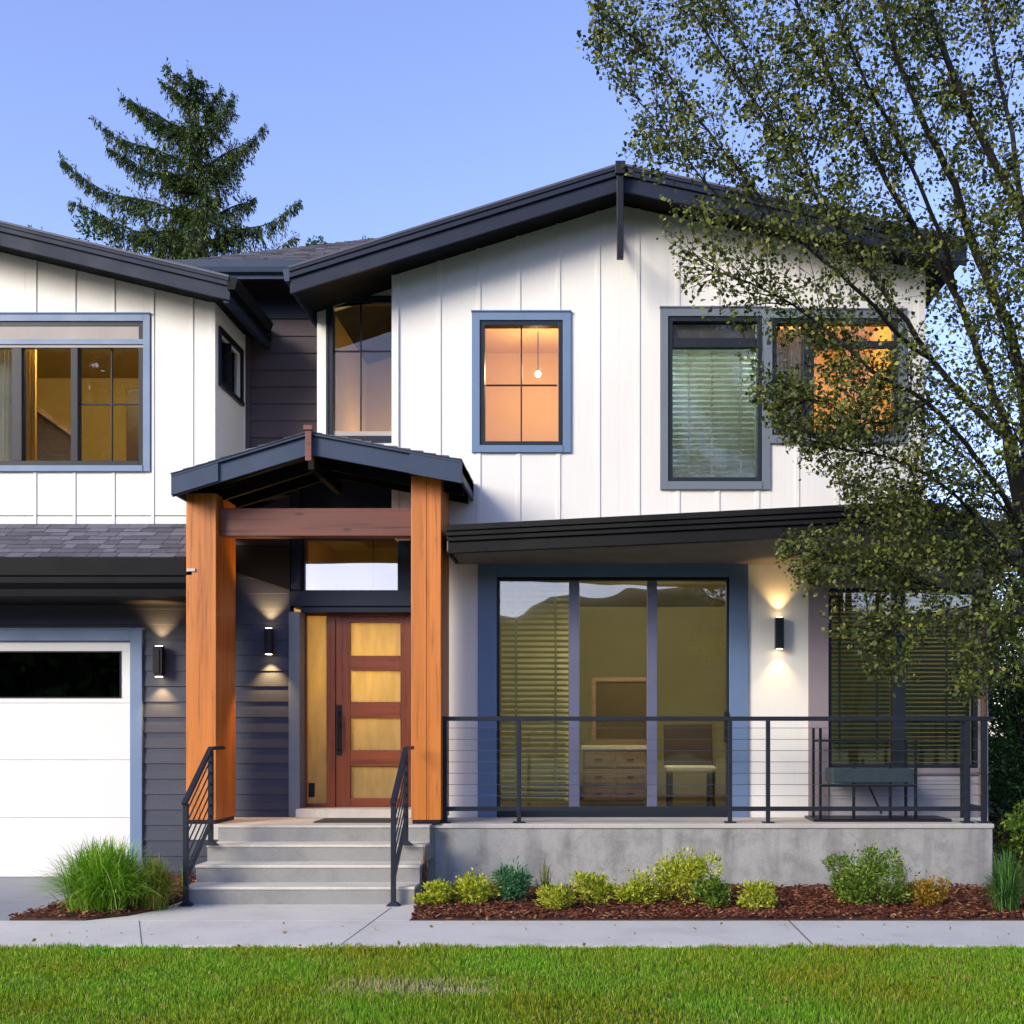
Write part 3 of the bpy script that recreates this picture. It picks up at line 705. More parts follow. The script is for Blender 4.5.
# dark raked bulkhead over the entry siding
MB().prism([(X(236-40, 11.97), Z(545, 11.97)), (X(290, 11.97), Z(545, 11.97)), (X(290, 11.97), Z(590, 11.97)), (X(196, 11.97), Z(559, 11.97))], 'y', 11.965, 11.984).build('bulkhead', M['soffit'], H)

# ---- lower right wall (D 12)
WX1 = X(988, 12)
sl_r = (X(480, 12), X(746, 12), .62, Z(564, 12)); w8_r = (X(828, 12), X(978, 12), Z(768, 12), Z(588, 12))
mb = MB(); wall_strips(mb, XRW+.121, WX1, .60, lambda x: 3.6, 12.0, 12.14, [sl_r, w8_r])
mb.box(WX1-.14, WX1, 12.141, 17, .1, 3.6)
mb.build('wall', M['white'], H)
so_ = MB(); a, b = sl_r[0], sl_r[1]
so_.box(X(478, 12), X(497, 12), 11.965, 12.1, .655, Z(562, 12)); so_.box(X(729, 12), X(748, 12), 11.965, 12.1, .655, Z(562, 12)); so_.box(X(497, 12), X(729, 12), 11.965, 12.1, Z(577, 12), Z(562, 12))
sld = so_.build('sliding_door', M['blue'], H, bevel=.005)
ff = MB(); zb8, zt8 = Z(809, 12), Z(577, 12)
ff.box(X(497, 12)+.001, X(729, 12)-.001, 11.985, 12.09, .66, zb8+.02); ff.box(X(497, 12)+.001, X(499.5, 12), 11.985, 12.09, zb8+.02, zt8); ff.box(X(726.5, 12), X(729, 12)-.001, 11.985, 12.09, zb8+.02, zt8)
ff.box(X(499.5, 12), X(726.5, 12), 11.985, 12.09, zt8-.04, zt8-.001)
ff.build('frame', M['dframe'], sld, bevel=.003)
mf = MB()
for a, b in ((569, 579.5), (647, 657)): mf.box(X(a, 12), X(b, 12), 11.98, 12.08, zb8+.021, zt8-.041)
mf.build('frame', M['vframe'], sld, bevel=.003)
for a, b in ((499.5, 569), (579.5, 647), (657, 726.5)):
    MB().box(X(a, 12)+.001, X(b, 12)-.001, 12.03, 12.036, zb8+.021, zt8-.041).build('pane', M['glass_dark'], sld)
mf = MB(); mf.box(X(724, 12), X(727.5, 12), 11.94, 11.984, Z(742, 12), Z(712, 12)); mf.build('handle', M['black'], sld)
blind(sld, X(500, 12), X(568, 12), Z(800, 12), Z(583, 12), 12.17, .062, M['blind_olive'], .8, .048, (X(515, 12), X(555, 12)))
# lower right window with mauve side trim
t8 = MB(); t8.box(X(808, 12), w8_r[0], 11.965, 11.999, .68, Z(575, 12)); t8.box(w8_r[0], w8_r[1]+.08, 11.965, 11.999, w8_r[3], w8_r[3]+.12); t8.box(w8_r[1], w8_r[1]+.08, 11.966, 11.999, .68, w8_r[3]); t8.box(w8_r[0], w8_r[1], 11.955, 11.999, w8_r[2]-.07, w8_r[2])
w8 = t8.build('window', M['mauve'], H, bevel=.004)
f = MB(); frame_rect(f, *w8_r, .04, 12.0, 12.1); f.box(X(893, 12), X(905, 12), 11.995, 12.1, w8_r[2]+.04, w8_r[3]-.04); f.build('frame', M['dframe'], w8)
MB().box(w8_r[0]+.02, w8_r[1]-.02, 12.045, 12.05, w8_r[2]+.02, w8_r[3]-.02).build('pane', M['glass_dark'], w8)
blind(w8, w8_r[0]+.05, X(893, 12), w8_r[2]+.08, w8_r[3]-.1, 12.14, .048, M['blind_green'], .7, .04, (X(842, 12), X(880, 12)))
blind(w8, X(906, 12), w8_r[1]-.05, w8_r[2]+.08, w8_r[3]-.1, 12.14, .048, M['blind_green'], .75, .045, (X(950, 12),))
# low lap siding beneath it
mb = MB(); laps(mb, X(826, 12), WX1, .665, w8_r[2]-.07, 11.999, .1, d=.012); mb.build('siding', pm('pale_siding', lin('9c9aa0'), .05, 2), H)

# ---- porch roof (eave comes forward to the right)
pz1 = Z(525, 11.0); pz0 = Z(552, 11.0)
A = (X(445, 11.0), 11.0); B = (2.95, 11.0-.26*(2.95-A[0])); C_ = (4.5, 11.3); Dd = (4.5, 12.0)
def offs(pts, d):       # inward offset of eave polyline (simple: towards +y)
    return [(x, y+d) for x, y in pts]
pl = [A, B, C_]
def eave(b, pts, d0, d1, zlo, zhi):
    for p, q in zip(pts[:-1], pts[1:]):
        t = Vector((q[0]-p[0], q[1]-p[1])).normalized(); nrm = Vector((-t.y, t.x))
        b.hexa([(p[0]+nrm.x*d0, p[1]+nrm.y*d0, zlo), (q[0]+nrm.x*d0, q[1]+nrm.y*d0, zlo), (q[0]+nrm.x*d1, q[1]+nrm.y*d1, zlo), (p[0]+nrm.x*d1, p[1]+nrm.y*d1, zlo)],
               [(p[0]+nrm.x*d0, p[1]+nrm.y*d0, zhi), (q[0]+nrm.x*d0, q[1]+nrm.y*d0, zhi), (q[0]+nrm.x*d1, q[1]+nrm.y*d1, zhi), (p[0]+nrm.x*d1, p[1]+nrm.y*d1, zhi)])
hgt = pz1-pz0
b = MB(); eave(b, pl, .0, .11, pz1-hgt*.22, pz1); eave(b, pl, .02, .11, pz1-hgt*.40, pz1-hgt*.22-.001); eave(b, pl, .045, .11, pz1-hgt*.58, pz1-hgt*.40-.001)
b.build('gutter', M['gutter'], H, bevel=.006)
b = MB(); eave(b, pl, .075, .135, pz0, pz1-hgt*.58-.001); b.build('fascia', M['gutter'], H, bevel=.004)
rp = [(A[0], A[1]+.14), (B[0], B[1]+.14), (C_[0], C_[1]+.1)]
mb = MB()
lowz = pz1-.03; hiz = 3.80
vs = [(rp[0][0], rp[0][1], lowz), (rp[1][0], rp[1][1], lowz), (rp[2][0], rp[2][1], lowz), (4.5, 11.99, hiz), (A[0], 11.99, hiz)]
vb = [(x, y, pz0+.03) for x, y, z in vs]
mb.add(vs+vb, [(0, 1, 2, 3, 4), (9, 8, 7, 6, 5), (0, 5, 6, 1), (1, 6, 7, 2), (2, 7, 8, 3), (3, 8, 9, 4), (4, 9, 5, 0)])
mb.build('porch_roof', pm('porch_soffit', lin('6b645c'), .08, 2, .8), H)
MB().box(4.2, 4.6, 11.999, 17, pz0+.03, hiz).build('porch_roof', M['soffit'], H)
MB().box(XR+.001, 4.6, 12.0, 17.3, 3.70, 3.85).build('roof', M['soffit'], H)
MB().box(A[0]-.0, A[0]+.03, A[1]+.14, 11.79, pz0, pz1).build('fascia', M['gutter'], H)
# rear mass of the house so that it is closed from the side
mb = MB(); mb.box(X(-576, 12), 4.3, 17.3, 17.46, .05, 5.9); mb.box(X(-576, 12), X(-576, 12)+.16, 12.17, 17.3, .05, 5.6); mb.build('wall', M['siding'], H)
# downspout at right corner
mb = MB(); mb.tube([(4.1, 11.45, 3.45), (4.22, 11.93, 3.2), (4.22, 11.95, .8)], .035, 10); mb.build('downspout', pm('copper_brown', lin('5a4034'), .1, 3), H)

# ------------------------------------------------------------------ rooms behind the windows
def room(x0, x1, y0, y1, z0, z1, mat, floor=None, name='interior_wall'):
    b = MB(); t = .03
    b.box(x0-t, x1+t, y1, y1+t, z0-t, z1+t); b.box(x0-t, x0, y0, y1, z0-t, z1+t); b.box(x1, x1+t, y0, y1, z0-t, z1+t)
    b.box(x0, x1, y0, y1, z1, z1+t); b.build(name, mat, H)
    MB().box(x0, x1, y0, y1, z0-t, z0).build('interior_floor', floor or M['floorwood'], H)
def bulb(name, loc, watt, col, r, label, cat='ceiling lamp', cord=None, est=12, lr=.08):
    e = empty(name, loc); tag(e, label, cat)
    b = MB().lathe(loc, [(r*math.cos(a), r*math.sin(a)) for a in [R(-85+17*i) for i in range(11)]], 16); sh = b.build('lamp_shade', emit(name+'_glow', col, est), e, smooth=True)
    if cord: MB().tube([(loc[0], loc[1], loc[2]+r*.9), (loc[0], loc[1], cord)], .006, 6).build('cord', M['black'], e)
    l = bpy.data.lights.new('lamp_light', 'POINT'); l.energy = watt; l.color = col[:3]; l.shadow_soft_size = lr
    lo = bpy.data.objects.new('lamp_light', l); COL.objects.link(lo); lo.parent = e; lo.location = (0, -(r+lr+.03), -.05) if r > .031 else (0, .09, 0)
    return e
# apricot bedroom behind the four-pane window
room(-1.75, .15, 12.0, 14.2, 4.3, 6.55, M['orange_wall'])
bulb('pendant_lamp', (X(538, 13.4), 13.4, Z(374, 13.4)), 19, (1, .78, .46, 1), .035, 'small round glowing pendant lamp inside the four-pane upstairs window', cord=6.53, est=20, lr=.1)
# stair landing behind the tall window
room(-3.0, -2.262, 12.32, 14.0, 4.0, 6.9, M['cream'])
bulb('pendant_lamp', (-2.37, 13.5, 5.0), 12, (1, .74, .4, 1), .06, 'round glowing lamp inside the tall narrow window above the entry canopy', cord=6.88, est=8)
# room with blinds / orange room
room(.45, 1.78, 11.98, 14.0, 4.3, 6.5, pm('sage_plaster', lin('7b8a7c'), .05, 1, .8))
bulb('ceiling_lamp', (1.1, 13.2, 6.38), 34, (.88, 1, .9, 1), .06, 'ceiling lamp in the upstairs room behind the pale green blind')
room(1.84, 3.35, 11.98, 14.0, 4.3, 6.5, M['orange_wall'])
bulb('ceiling_lamp', (2.5, 13.0, 6.38), 18, (1, .82, .46, 1), .07, 'ceiling lamp in the amber upstairs room behind the leafy tree')
# upper left room
room(-8.3, -4.45, 12.19, 14.6, 4.2, 6.35, M['cream'])
bulb('ceiling_lamp', (-5.9, 12.6, 6.28), 34, (1, .80, .42, 1), .07, 'ceiling lamp in the upstairs room over the garage')
# living room
room(-1.85, 4.1, 12.2, 16.0, .68, 3.44, M['olive_wall'])
bulb('ceiling_lamp', (.585, 12.42, 3.38), 72, (1, .90, .66, 1), .03, 'ceiling lamp in the living room behind the sliding glass doors')
# entry hall
room(-3.5, -2.06, 12.42, 14.4, .68, 4.0, M['cream'])
bulb('pendant_lamp', (-2.75, 13.2, 2.4), 30, (1, .80, .48, 1), .07, 'round glowing pendant lamp in the entry hall behind the frosted door panes', cord=3.98, est=8)
# side window room light reuses the upper left room
# furniture
def interior(name, label, cat, loc): return tag(empty(name, loc), label, cat)
d = interior('dresser', 'light wooden dresser with pale top inside the middle pane of the sliding doors', 'dresser', (X(615, 13.6), 13.6, .68))
xx = X(583, 13.5); x2 = X(646, 13.5)
MB().box(xx, x2, 13.5, 13.95, .72, 1.38).build('body', M['furn'], d, bevel=.005)
MB().box(xx-.02, x2+.02, 13.48, 13.97, 1.381, 1.43).build('top', M['fabric'], d, bevel=.005)
for i in range(3):
    for j in range(2):
        w = (x2-xx)/2; dr = MB().box(xx+j*w+.02, xx+(j+1)*w-.02, 13.48, 13.499, .75+i*.21, .75+i*.21+.18).build('drawer', M['furn'], d, bevel=.004)
        MB().box(xx+j*w+w/2-.04, xx+j*w+w/2+.04, 13.465, 13.479, .83+i*.21, .845+i*.21).build('handle', M['black'], dr)
d = interior('framed_mirror', 'dark framed mirror leaning above the dresser inside the sliding doors', 'mirror', (X(620, 14), 13.95, 1.43))
f = MB(); frame_rect(f, X(592, 14), X(650, 14), 1.45, 2.3, .05, 13.98, 14.02); f.build('frame', M['furn'], d)
MB().box(X(592, 14)+.04, X(650, 14)-.04, 14.0, 14.01, 1.49, 2.26).build('mirror_glass', pm('dim_mirror', lin('5c4f38'), .05, 2, .15), d)
d = interior('armchair', 'dark wooden chair with pale cushion inside the right pane of the sliding doors', 'chair', (X(700, 13.2), 13.2, .68))
cx, cy = X(690, 13.2), 13.2
for sx in (-.25, .25):
    for sy in (-.22, .22): MB().box(cx+sx-.025, cx+sx+.025, cy+sy-.025, cy+sy+.025, .68, 1.12).build('leg', M['furn_dark'], d)
MB().box(cx-.3, cx+.3, cy-.27, cy+.27, 1.121, 1.19).build('seat', M['fabric'], d, bevel=.02)
MB().hexa([(cx-.3, cy+.2, 1.191), (cx+.3, cy+.2, 1.191), (cx+.3, cy+.26, 1.191), (cx-.3, cy+.26, 1.191)], [(cx-.3, cy+.3, 1.7), (cx+.3, cy+.3, 1.7), (cx+.3, cy+.36, 1.7), (cx-.3, cy+.36, 1.7)]).build('backrest', M['furn_dark'], d, bevel=.01)
# stair with balustrade in the upper left room
d = interior('indoor_stair', 'dark wooden stair rail sloping down behind the upstairs window over the garage', 'stair', (X(55, 13.4), 13.4, 4.2))
b = MB(); b.prism([(X(30, 13.4), Z(405, 13.4)), (X(76, 13.4), Z(438, 13.4)), (X(76, 13.4), 4.21), (X(30, 13.4), 4.21)], 'y', 13.4, 13.46); b.build('balustrade', M['furn_dark'], d)
MB().bar((X(28, 13.4), 13.38, Z(402, 13.4)), (X(78, 13.4), 13.38, Z(438, 13.4)), .05).build('handrail', M['furn'], d)
d = MB().box(X(126, 13.6), X(150, 13.6), 13.6, 14.0, 4.22, Z(388, 13.6)).build('cabinet', M['furn_dark'], None, bevel=.01); tag(d, 'tall dark cabinet at the right end of the upstairs window over the garage', 'cabinet')
def curtain(px0, px1, D, z0, z1, mat, label):
    b = MB(); n = 40; x0, x1 = X(px0, D), X(px1, D); vs = []; fs = []
    for k in range(n+1):
        x = x0+(x1-x0)*k/n; y = D+.025*math.sin(k*1.7)+.01*math.sin(k*.7)
        vs += [(x, y, z0), (x, y, z1), (x, y+.004, z0), (x, y+.004, z1)]
    for k in range(n):
        a = 4*k; fs += [(a, a+4, a+5, a+1), (a+2, a+3, a+7, a+6)]
    b.add(vs, fs); o = b.build('curtain', mat, None, smooth=True); tag(o, label, 'curtain')
curtain(-30, 13, 12.3, 4.4, 6.0, M['fabric'], 'white curtain at the left pane of the upstairs window over the garage')
curtain(23, 36, 12.4, 4.4, 6.05, M['fabric_gold'], 'golden curtain beside the white curtain in the upstairs window over the garage')
curtain(772, 803, 12.15, 4.45, 6.1, M['fabric'], 'pale curtain behind the narrow pane of the upstairs window nearest the tree')

# ------------------------------------------------------------------ porch slab and steps
P = empty('concrete_porch', (0, 11.5, 0)); tag(P, 'grey concrete porch slab with stained front wall and four entry steps', 'porch')
zdck = .66
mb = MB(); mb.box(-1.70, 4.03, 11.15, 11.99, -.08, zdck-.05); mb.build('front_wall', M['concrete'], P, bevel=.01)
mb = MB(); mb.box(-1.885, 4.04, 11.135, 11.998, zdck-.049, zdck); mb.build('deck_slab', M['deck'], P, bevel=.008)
mb = MB(); mb.box(-1.885, -1.701, 11.16, 11.99, -.08, zdck-.05); mb.build('front_wall', M['concrete'], P)
sx0, sx1 = -3.86, -1.72; ys = [10.07, 10.37, 10.67, 10.97]
for i in range(4):
    zt = .165*(i+1)
    b = MB(); e = .012*(3-i)
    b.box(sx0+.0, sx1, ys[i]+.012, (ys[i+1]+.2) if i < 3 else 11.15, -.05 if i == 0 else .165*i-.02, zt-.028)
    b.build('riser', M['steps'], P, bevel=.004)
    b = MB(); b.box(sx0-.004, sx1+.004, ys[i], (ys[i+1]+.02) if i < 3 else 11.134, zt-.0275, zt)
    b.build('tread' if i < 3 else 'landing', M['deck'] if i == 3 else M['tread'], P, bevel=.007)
mb = MB(); mb.box(-3.855, -1.886, 11.1345, 12.4, .3, zdck-.001); mb.box(-4.235, -3.8551, 11.09, 11.99, .5, zdck-.001); mb.build('landing', M['deck'], P, bevel=.006)
mb = MB(); mb.box(X(299, 12), -2.05, 11.86, 12.3, zdck+.001, .755); mb.build('door_sill', M['deck'], P, bevel=.006)
o = MB().box(X(322, 11.6), X(395, 11.6), 11.25, 11.7, zdck+.001, zdck+.014).build('doormat', M['mat_rug'], None, bevel=.004); tag(o, 'thin dark doormat lying on the landing before the wooden front door', 'doormat')

# ------------------------------------------------------------------ railings
def stair_rail(x, label):
    e = empty('stair_railing', (x, 10.02, 0)); tag(e, label, 'railing', 'black railings beside the entry steps')
    y0, y1 = 10.0, 10.64; zt0, zt1 = .95, 1.43
    for y, z0, z1 in ((y0, .004, zt0-.01), (y1, .4955, zt1-.01)):
        p = MB().box(x-.022, x+.022, y-.022, y+.022, z0, z1).build('post', M['rail'], e, bevel=.003)
        b = MB(); b.add([(x-.065, y-.05, z0), (x+.065, y-.05, z0), (x+.065, y+.05, z0), (x-.065, y+.05, z0), (x-.026, y-.026, z0+.035), (x+.026, y-.026, z0+.035), (x+.026, y+.026, z0+.035), (x-.026, y+.026, z0+.035)],
                        [(0, 3, 2, 1), (4, 5, 6, 7), (0, 1, 5, 4), (1, 2, 6, 5), (2, 3, 7, 6), (3, 0, 4, 7)]); b.build('base_plate', M['rail'], p, bevel=.003)
    b = MB(); b.bar((x, y0-.04, zt0-.01), (x, y1, zt1+.01), .05, .035); b.bar((x, y1-.01, zt1+.01), (x, y1+.34, zt1+.012), .05, .035); b.build('handrail', M['rail'], e, bevel=.005)
    b = MB()
    for k in range(7):
        dz = .10+.105*k; b.bar((x, y0, zt0-dz), (x, y1, zt1-dz), .011)
    b.build('rod', M['rail'], e)
    b = MB(); b.bar((x, y0, .24), (x, y1, .24+.48), .03); b.build('lower_rail', M['rail'], e)
stair_rail(-3.81, 'black metal railing on the left edge of the entry steps')
stair_rail(-1.90, 'black metal railing on the right edge of the entry steps')
e = empty('porch_railing', (0, 11.25, zdck)); tag(e, 'long black metal porch railing with thin horizontal cables before the sliding doors', 'railing')
ry = 11.25; cr = lambda p: X(p, ry)
x_l, x_r = cr(445), cr(984)
for px_ in (445, 519, 730, 768, 967, 984):
    x = cr(px_); w = .021 if px_ < 900 else .026
    p = MB().box(x-w, x+w, ry-w, ry+w, zdck, Z(721, ry)).build('post', M['rail'], e, bevel=.003)
    MB().box(x-.06, x+.06, ry-.055, ry+.055, zdck+.0005, zdck+.014).build('base_plate', M['rail'], p, bevel=.003)
x = cr(984)
p = MB().box(x-.02, x+.02, 11.9, 11.94, zdck, Z(721, ry)).build('post', M['rail'], e)
b = MB(); b.box(cr(433), cr(992), ry-.03, ry+.03, Z(721, ry)+.001, Z(716.5, ry)); b.box(x-.02, x+.035, ry+.031, 11.96, Z(721, ry)+.001, Z(716.5, ry)); b.build('handrail', M['rail'], e, bevel=.004)
b = MB(); b.box(x_l+.022, x_r-.027, ry-.016, ry+.016, Z(811, ry), Z(806.5, ry)); b.box(x-.015, x+.015, ry+.027, 11.9, Z(811, ry), Z(806.5, ry)); b.build('lower_rail', M['rail'], e, bevel=.003)
b = MB()
for k in range(7):
    z = Z(728+11.3*k, ry); b.tube([(x_l, ry, z), (x_r, ry, z)], .0032, 6); b.tube([(x_r, ry, z), (x_r, 11.92, z)], .0032, 6)
b.build('cable', M['cable'], e)

# ------------------------------------------------------------------ patio bench
by = 11.62; cb = lambda p: X(p, by)
e = empty('patio_bench', (cb(862), by, zdck)); tag(e, 'black metal patio bench with slate blue seat behind the right end of the porch railing', 'bench')
for a, top in ((817, 728), (850, 762), (886, 762), (911, 738)):
    for yy in (by-.17, by+.2):
        if a in (850, 886) and yy > by: continue
        MB().box(cb(a)-.014, cb(a)+.014, yy-.014, yy+.014, zdck+.03, Z(top, by)).build('leg', M['black'], e)
MB().box(cb(829), cb(908), by-.21, by+.2, Z(782, by), Z(768, by)).build('seat', M['cushion'], e, bevel=.012)
b = MB(); b.box(cb(817)+.015, cb(911)-.015, by-.195, by-.15, Z(786, by), Z(783, by)); b.box(cb(817)+.015, cb(911)-.015, by+.19, by+.21, Z(740, by)-.02, Z(740, by)); b.bar((cb(866), by-.1, Z(784, by)), (cb(884), by+.1, .72), .015)
b.build('frame', M['black'], e)
MB().box(cb(809), cb(944), by-.26, by+.26, zdck+.001, zdck+.029).build('base', M['black'], e, bevel=.004)

# ------------------------------------------------------------------ wall lamps
def wall_lamp(px_, py_, D, h, r, watt, label, style='round'):
    x, z = X(px_, D), Z(py_, D); y = D-.085
    e = empty('wall_lamp', (x, D, z)); tag(e, label, 'wall lamp', 'black up-and-down wall lamps')
    b = MB()
    if style == 'round': b.lathe((x, y, z-h/2), [(r, 0), (r*1.0, h)], 20)
    elif style == 'curved':
        b.prism([(x-r*.9, z+h/2), (x+r*.9, z+h/2), (x+r, z+h*.3), (x+r, z-h*.4), (x+r*.7, z-h/2), (x-r*.5, z-h/2), (x-r, z-h*.35), (x-r, z+h*.4)], 'y', y-.045, y+.045)
        b.box(x-r*.5, x+r*.5, y-.055, y-.046, z-h*.4, z+h*.4)
    else: b.box(x-r, x+r, y-r, y+r, z-h/2, z+h/2)
    hs = b.build('housing', M['black'], e, smooth=style == 'round' and False, bevel=.004)
    MB().box(x-.03, x+.03, y+.03, D-.001, z-.05, z+.05).build('wall_mount', M['black'], e)
    for s in (1, -1):
        lz = z+s*(h/2+.002)
        MB().lathe((x, y, lz-.002), [(r*.75, 0), (r*.75, .004)], 16).build('lens', emit('lamp_lens', (1, .72, .36, 1), 9), e)
        l = bpy.data.lights.new('lamp_light', 'SPOT'); l.energy = watt; l.color = (1, .60, .22); l.spot_size = R(88); l.spot_blend = .8; l.shadow_soft_size = .012
        lo = bpy.data.objects.new('lamp_light', l); COL.objects.link(lo); lo.parent = e
        lo.location = (0, y-D, s*(h/2+.012)); lo.rotation_euler = (0 if s < 0 else math.pi, 0, 0)
wall_lamp(162, 662, 12, .33, .052, 20, 'black curved lamp lit on the charcoal siding beside the garage door', 'curved')
wall_lamp(271, 642, 12, .28, .048, 30, 'black cylinder lamp lit between the left cedar post and the front door')
wall_lamp(778, 634, 12, .34, .045, 7, 'black rectangular lamp lit on the white wall right of the sliding doors', 'box')

# ------------------------------------------------------------------ foliage helpers
def leaf_mesh(name, c, L, Wd, mat, parent=None, up=.3, fold=.25, dirs=None, droop=0):
    c = np.asarray(c, float); n = len(c)
    d = RNG.normal(size=(n, 3))
    if dirs is not None: d = d*.6+np.asarray(dirs)
    d[:, 2] += up-droop; d /= np.linalg.norm(d, axis=1)[:, None]
    r = RNG.normal(size=(n, 3)); s = np.cross(d, r); s /= np.linalg.norm(s, axis=1)[:, None]
    nn = np.cross(d, s)
    l = (L*(.65+.7*RNG.random(n)))[:, None]; w = l*Wd/L*.5
    v = np.zeros((n, 4, 3)); v[:, 0] = c; v[:, 1] = c+d*l*.45+s*w+nn*w*fold; v[:, 2] = c+d*l; v[:, 3] = c+d*l*.45-s*w+nn*w*fold
    idx = np.arange(n)[:, None]*4+np.array([0, 1, 2, 3])
    return raw(name, v.reshape(-1, 3), idx, np.zeros((0, 3), int), mat, parent)

def shrub(name, px_, base_y, w, h, label, mat, D=None, L=.035, dens=1.0, seed=0, cat='shrub', lw=.45, group=None):
    """w, h in metres, base on the bed"""
    D = D or base_y; x = X(px_, D); e = empty(name, (x, D, .012)); tag(e, label, cat, group)
    rng = np.random.default_rng(seed+1000)
    # lobes
    nl = 7; lob = []
    for k in range(nl):
        a = rng.uniform(0, 6.28); rr = rng.uniform(.1, .55)*w/2; lob.append((x+rr*math.cos(a), D+rr*math.sin(a), h*rng.uniform(.30, .66), w*rng.uniform(.2, .32), h*rng.uniform(.22, .36)))
    lob.append((x, D, h*.5, w*.33, h*.45)); lob += [(x+rng.uniform(-.4,.4)*w, D+rng.uniform(-.35,.35)*w, h*rng.uniform(.2,.78), w*rng.uniform(.08,.16), h*rng.uniform(.10,.2)) for _ in range(9)]
    n = int(2600*dens*(w*h/.2)**.8); pts = []; dirs = []
    for k in range(n):
        cx, cy, cz, rw, rh = lob[rng.integers(len(lob))]
        v = rng.normal(size=3); v /= np.linalg.norm(v); r = rng.uniform(.3, 1.35)**.6
        p = np.array([cx+v[0]*rw*r, cy+v[1]*rw*r, max(.03, cz+v[2]*rh*r)])
        pts.append(p); dirs.append(v)
    leaf_mesh('foliage', pts, L, L*lw, mat, e, up=.5, dirs=dirs)
    b = MB()
    for k in range(14):
        a = rng.uniform(0, 6.28); q = lob[rng.integers(len(lob))]
        b.tube([(x+.02*math.cos(a), D+.02*math.sin(a), 0.0), (x+(q[0]-x)*.5, D+(q[1]-D)*.5, q[2]*.5), (q[0]+rng.normal()*q[3]*.5, q[1]+rng.normal()*q[3]*.4, q[2]+q[4]*.7)], [.006, .004, .002], 5)
    b.build('stem', M['stem'], e)
    return e
ylw = islands('leaf_yellowgreen', [(0, lin('667a1a')), (.35, lin('9aa826')), (.7, lin('c8c83c')), (1, lin('e2de66'))], .5, .3)
grn = islands('leaf_green', [(0, lin('3c5a1c')), (.4, lin('5e8028')), (.8, lin('86a23a')), (1, lin('b3bd5c'))], .5, .3)
blu = islands('leaf_bluegreen', [(0, lin('2c5a3c')), (.5, lin('4a8458')), (1, lin('86b07c'))], .5, .3)
org = islands('leaf_orange', [(0, lin('7a7a28')), (.4, lin('a88c30')), (.7, lin('c28a3a')), (1, lin('cdb760'))], .5, .3)
drk = islands('leaf_dark', [(0, lin('1c2c12')), (.5, lin('2f4a1c')), (.9, lin('4c6c2a')), (1, lin('6f8a3c'))], .5, .25)
def wd(pxw, D): return pxw*D/F*1.03
G_ = 'low shrubs in the mulch bed before the porch'
SH = [(437, 9.95, 38, 25, 'small yellow-green shrub at the foot of the entry steps, leftmost in the right bed', ylw),
      (474, 10.0, 46, 37, 'round yellow-green shrub second from the entry steps', ylw),
      (553, 9.65, 38, 28, 'low yellow-green shrub at the front edge just right of the blue-green plant', ylw),
      (591, 10.05, 42, 34, 'small yellow-green shrub alone between the front-edge shrub and the widest cluster', ylw),
      (640, 10.0, 48, 35, 'left lower shrub of the wide yellow-green cluster before the middle of the porch', ylw),
      (684, 10.0, 70, 55, 'tallest middle shrub of the wide yellow-green cluster before the porch', ylw),
      (712, 9.8, 34, 34, 'small right shrub of the wide yellow-green cluster before the porch', grn),
      (755, 9.7, 40, 30, 'lone small yellow shrub at the bed edge right of the wide cluster', ylw),
      (868, 9.95, 86, 62, 'largest round green shrub in the bed, below the patio bench', grn),
      (927, 9.85, 42, 34, 'orange-tinged small shrub right of the largest round shrub', org)]
for i, (px_, D, w, h, lab, m_) in enumerate(SH):
    shrub('shrub', px_, D, wd(w, D)*1.05, wd(h, D), lab, m_, seed=i*7+1, L=.034, group=G_)
shrub('shrub', 515, 10.1, wd(40, 10), wd(42, 10), 'blue-green feathery shrub between the yellow-green shrubs left in the bed', blu, seed=90, L=.05, lw=.25, group=G_)
def tuft(name, px_, D, w, h, n, mat, label, bw=.009, seed=5, arch=1.0, cat='ornamental grass'):
    x = X(px_, D); e = empty(name, (x, D, .01)); tag(e, label, cat); rng = np.random.default_rng(seed)
    V = []; Q = []; T = []
    for k in range(n):
        a = rng.uniform(0, 6.28); out = w/2*rng.uniform(.05, 1.0)**.7; hh = h*rng.uniform(.6, 1.12)*(1-.45*(out/(w/2))**2)
        bx = x+rng.normal()*w*.07; byy = D+rng.normal()*w*.07; ex = math.cos(a)*out*arch; ey_ = math.sin(a)*out*arch
        sx_, sy_ = -math.sin(a)*bw/2, math.cos(a)*bw/2; base = len(V); m = 5
        drp = rng.uniform(0, .55)*out/(w/2)
        for j in range(m):
            t = j/m; zz = hh*(1-(1-t)**1.7) - drp*hh*t**3*1.1
            V += [(bx+ex*t**1.25-sx_*(1-t*.6), byy+ey_*t**1.25-sy_*(1-t*.6), zz), (bx+ex*t**1.25+sx_*(1-t*.6), byy+ey_*t**1.25+sy_*(1-t*.6), zz)]
        V.append((bx+ex, byy+ey_, hh*(1-drp)))
        for j in range(m-1): Q.append((base+2*j, base+2*j+1, base+2*j+3, base+2*j+2))
        T.append((base+2*m-2, base+2*m-1, base+2*m))
    raw('blades', np.array(V), np.array(Q), np.array(T), mat, e)
    return e
gr1 = islands('grass_tuft', [(0, lin('4c7a1a')), (.4, lin('76a82e')), (.8, lin('a2cc46')), (1, lin('cfe078'))], .45, .35)
gr2 = islands('grass_tuft_dry', [(0, lin('4e6a1c')), (.4, lin('7a8c30')), (.8, lin('a3a34a')), (1, lin('c2b266'))], .45, .35)
tuft('ornamental_grass', 104, 9.75, wd(140, 9.75), wd(70, 9.75), 3600, gr1, 'large bright green grass clump before the garage door frame', seed=3)
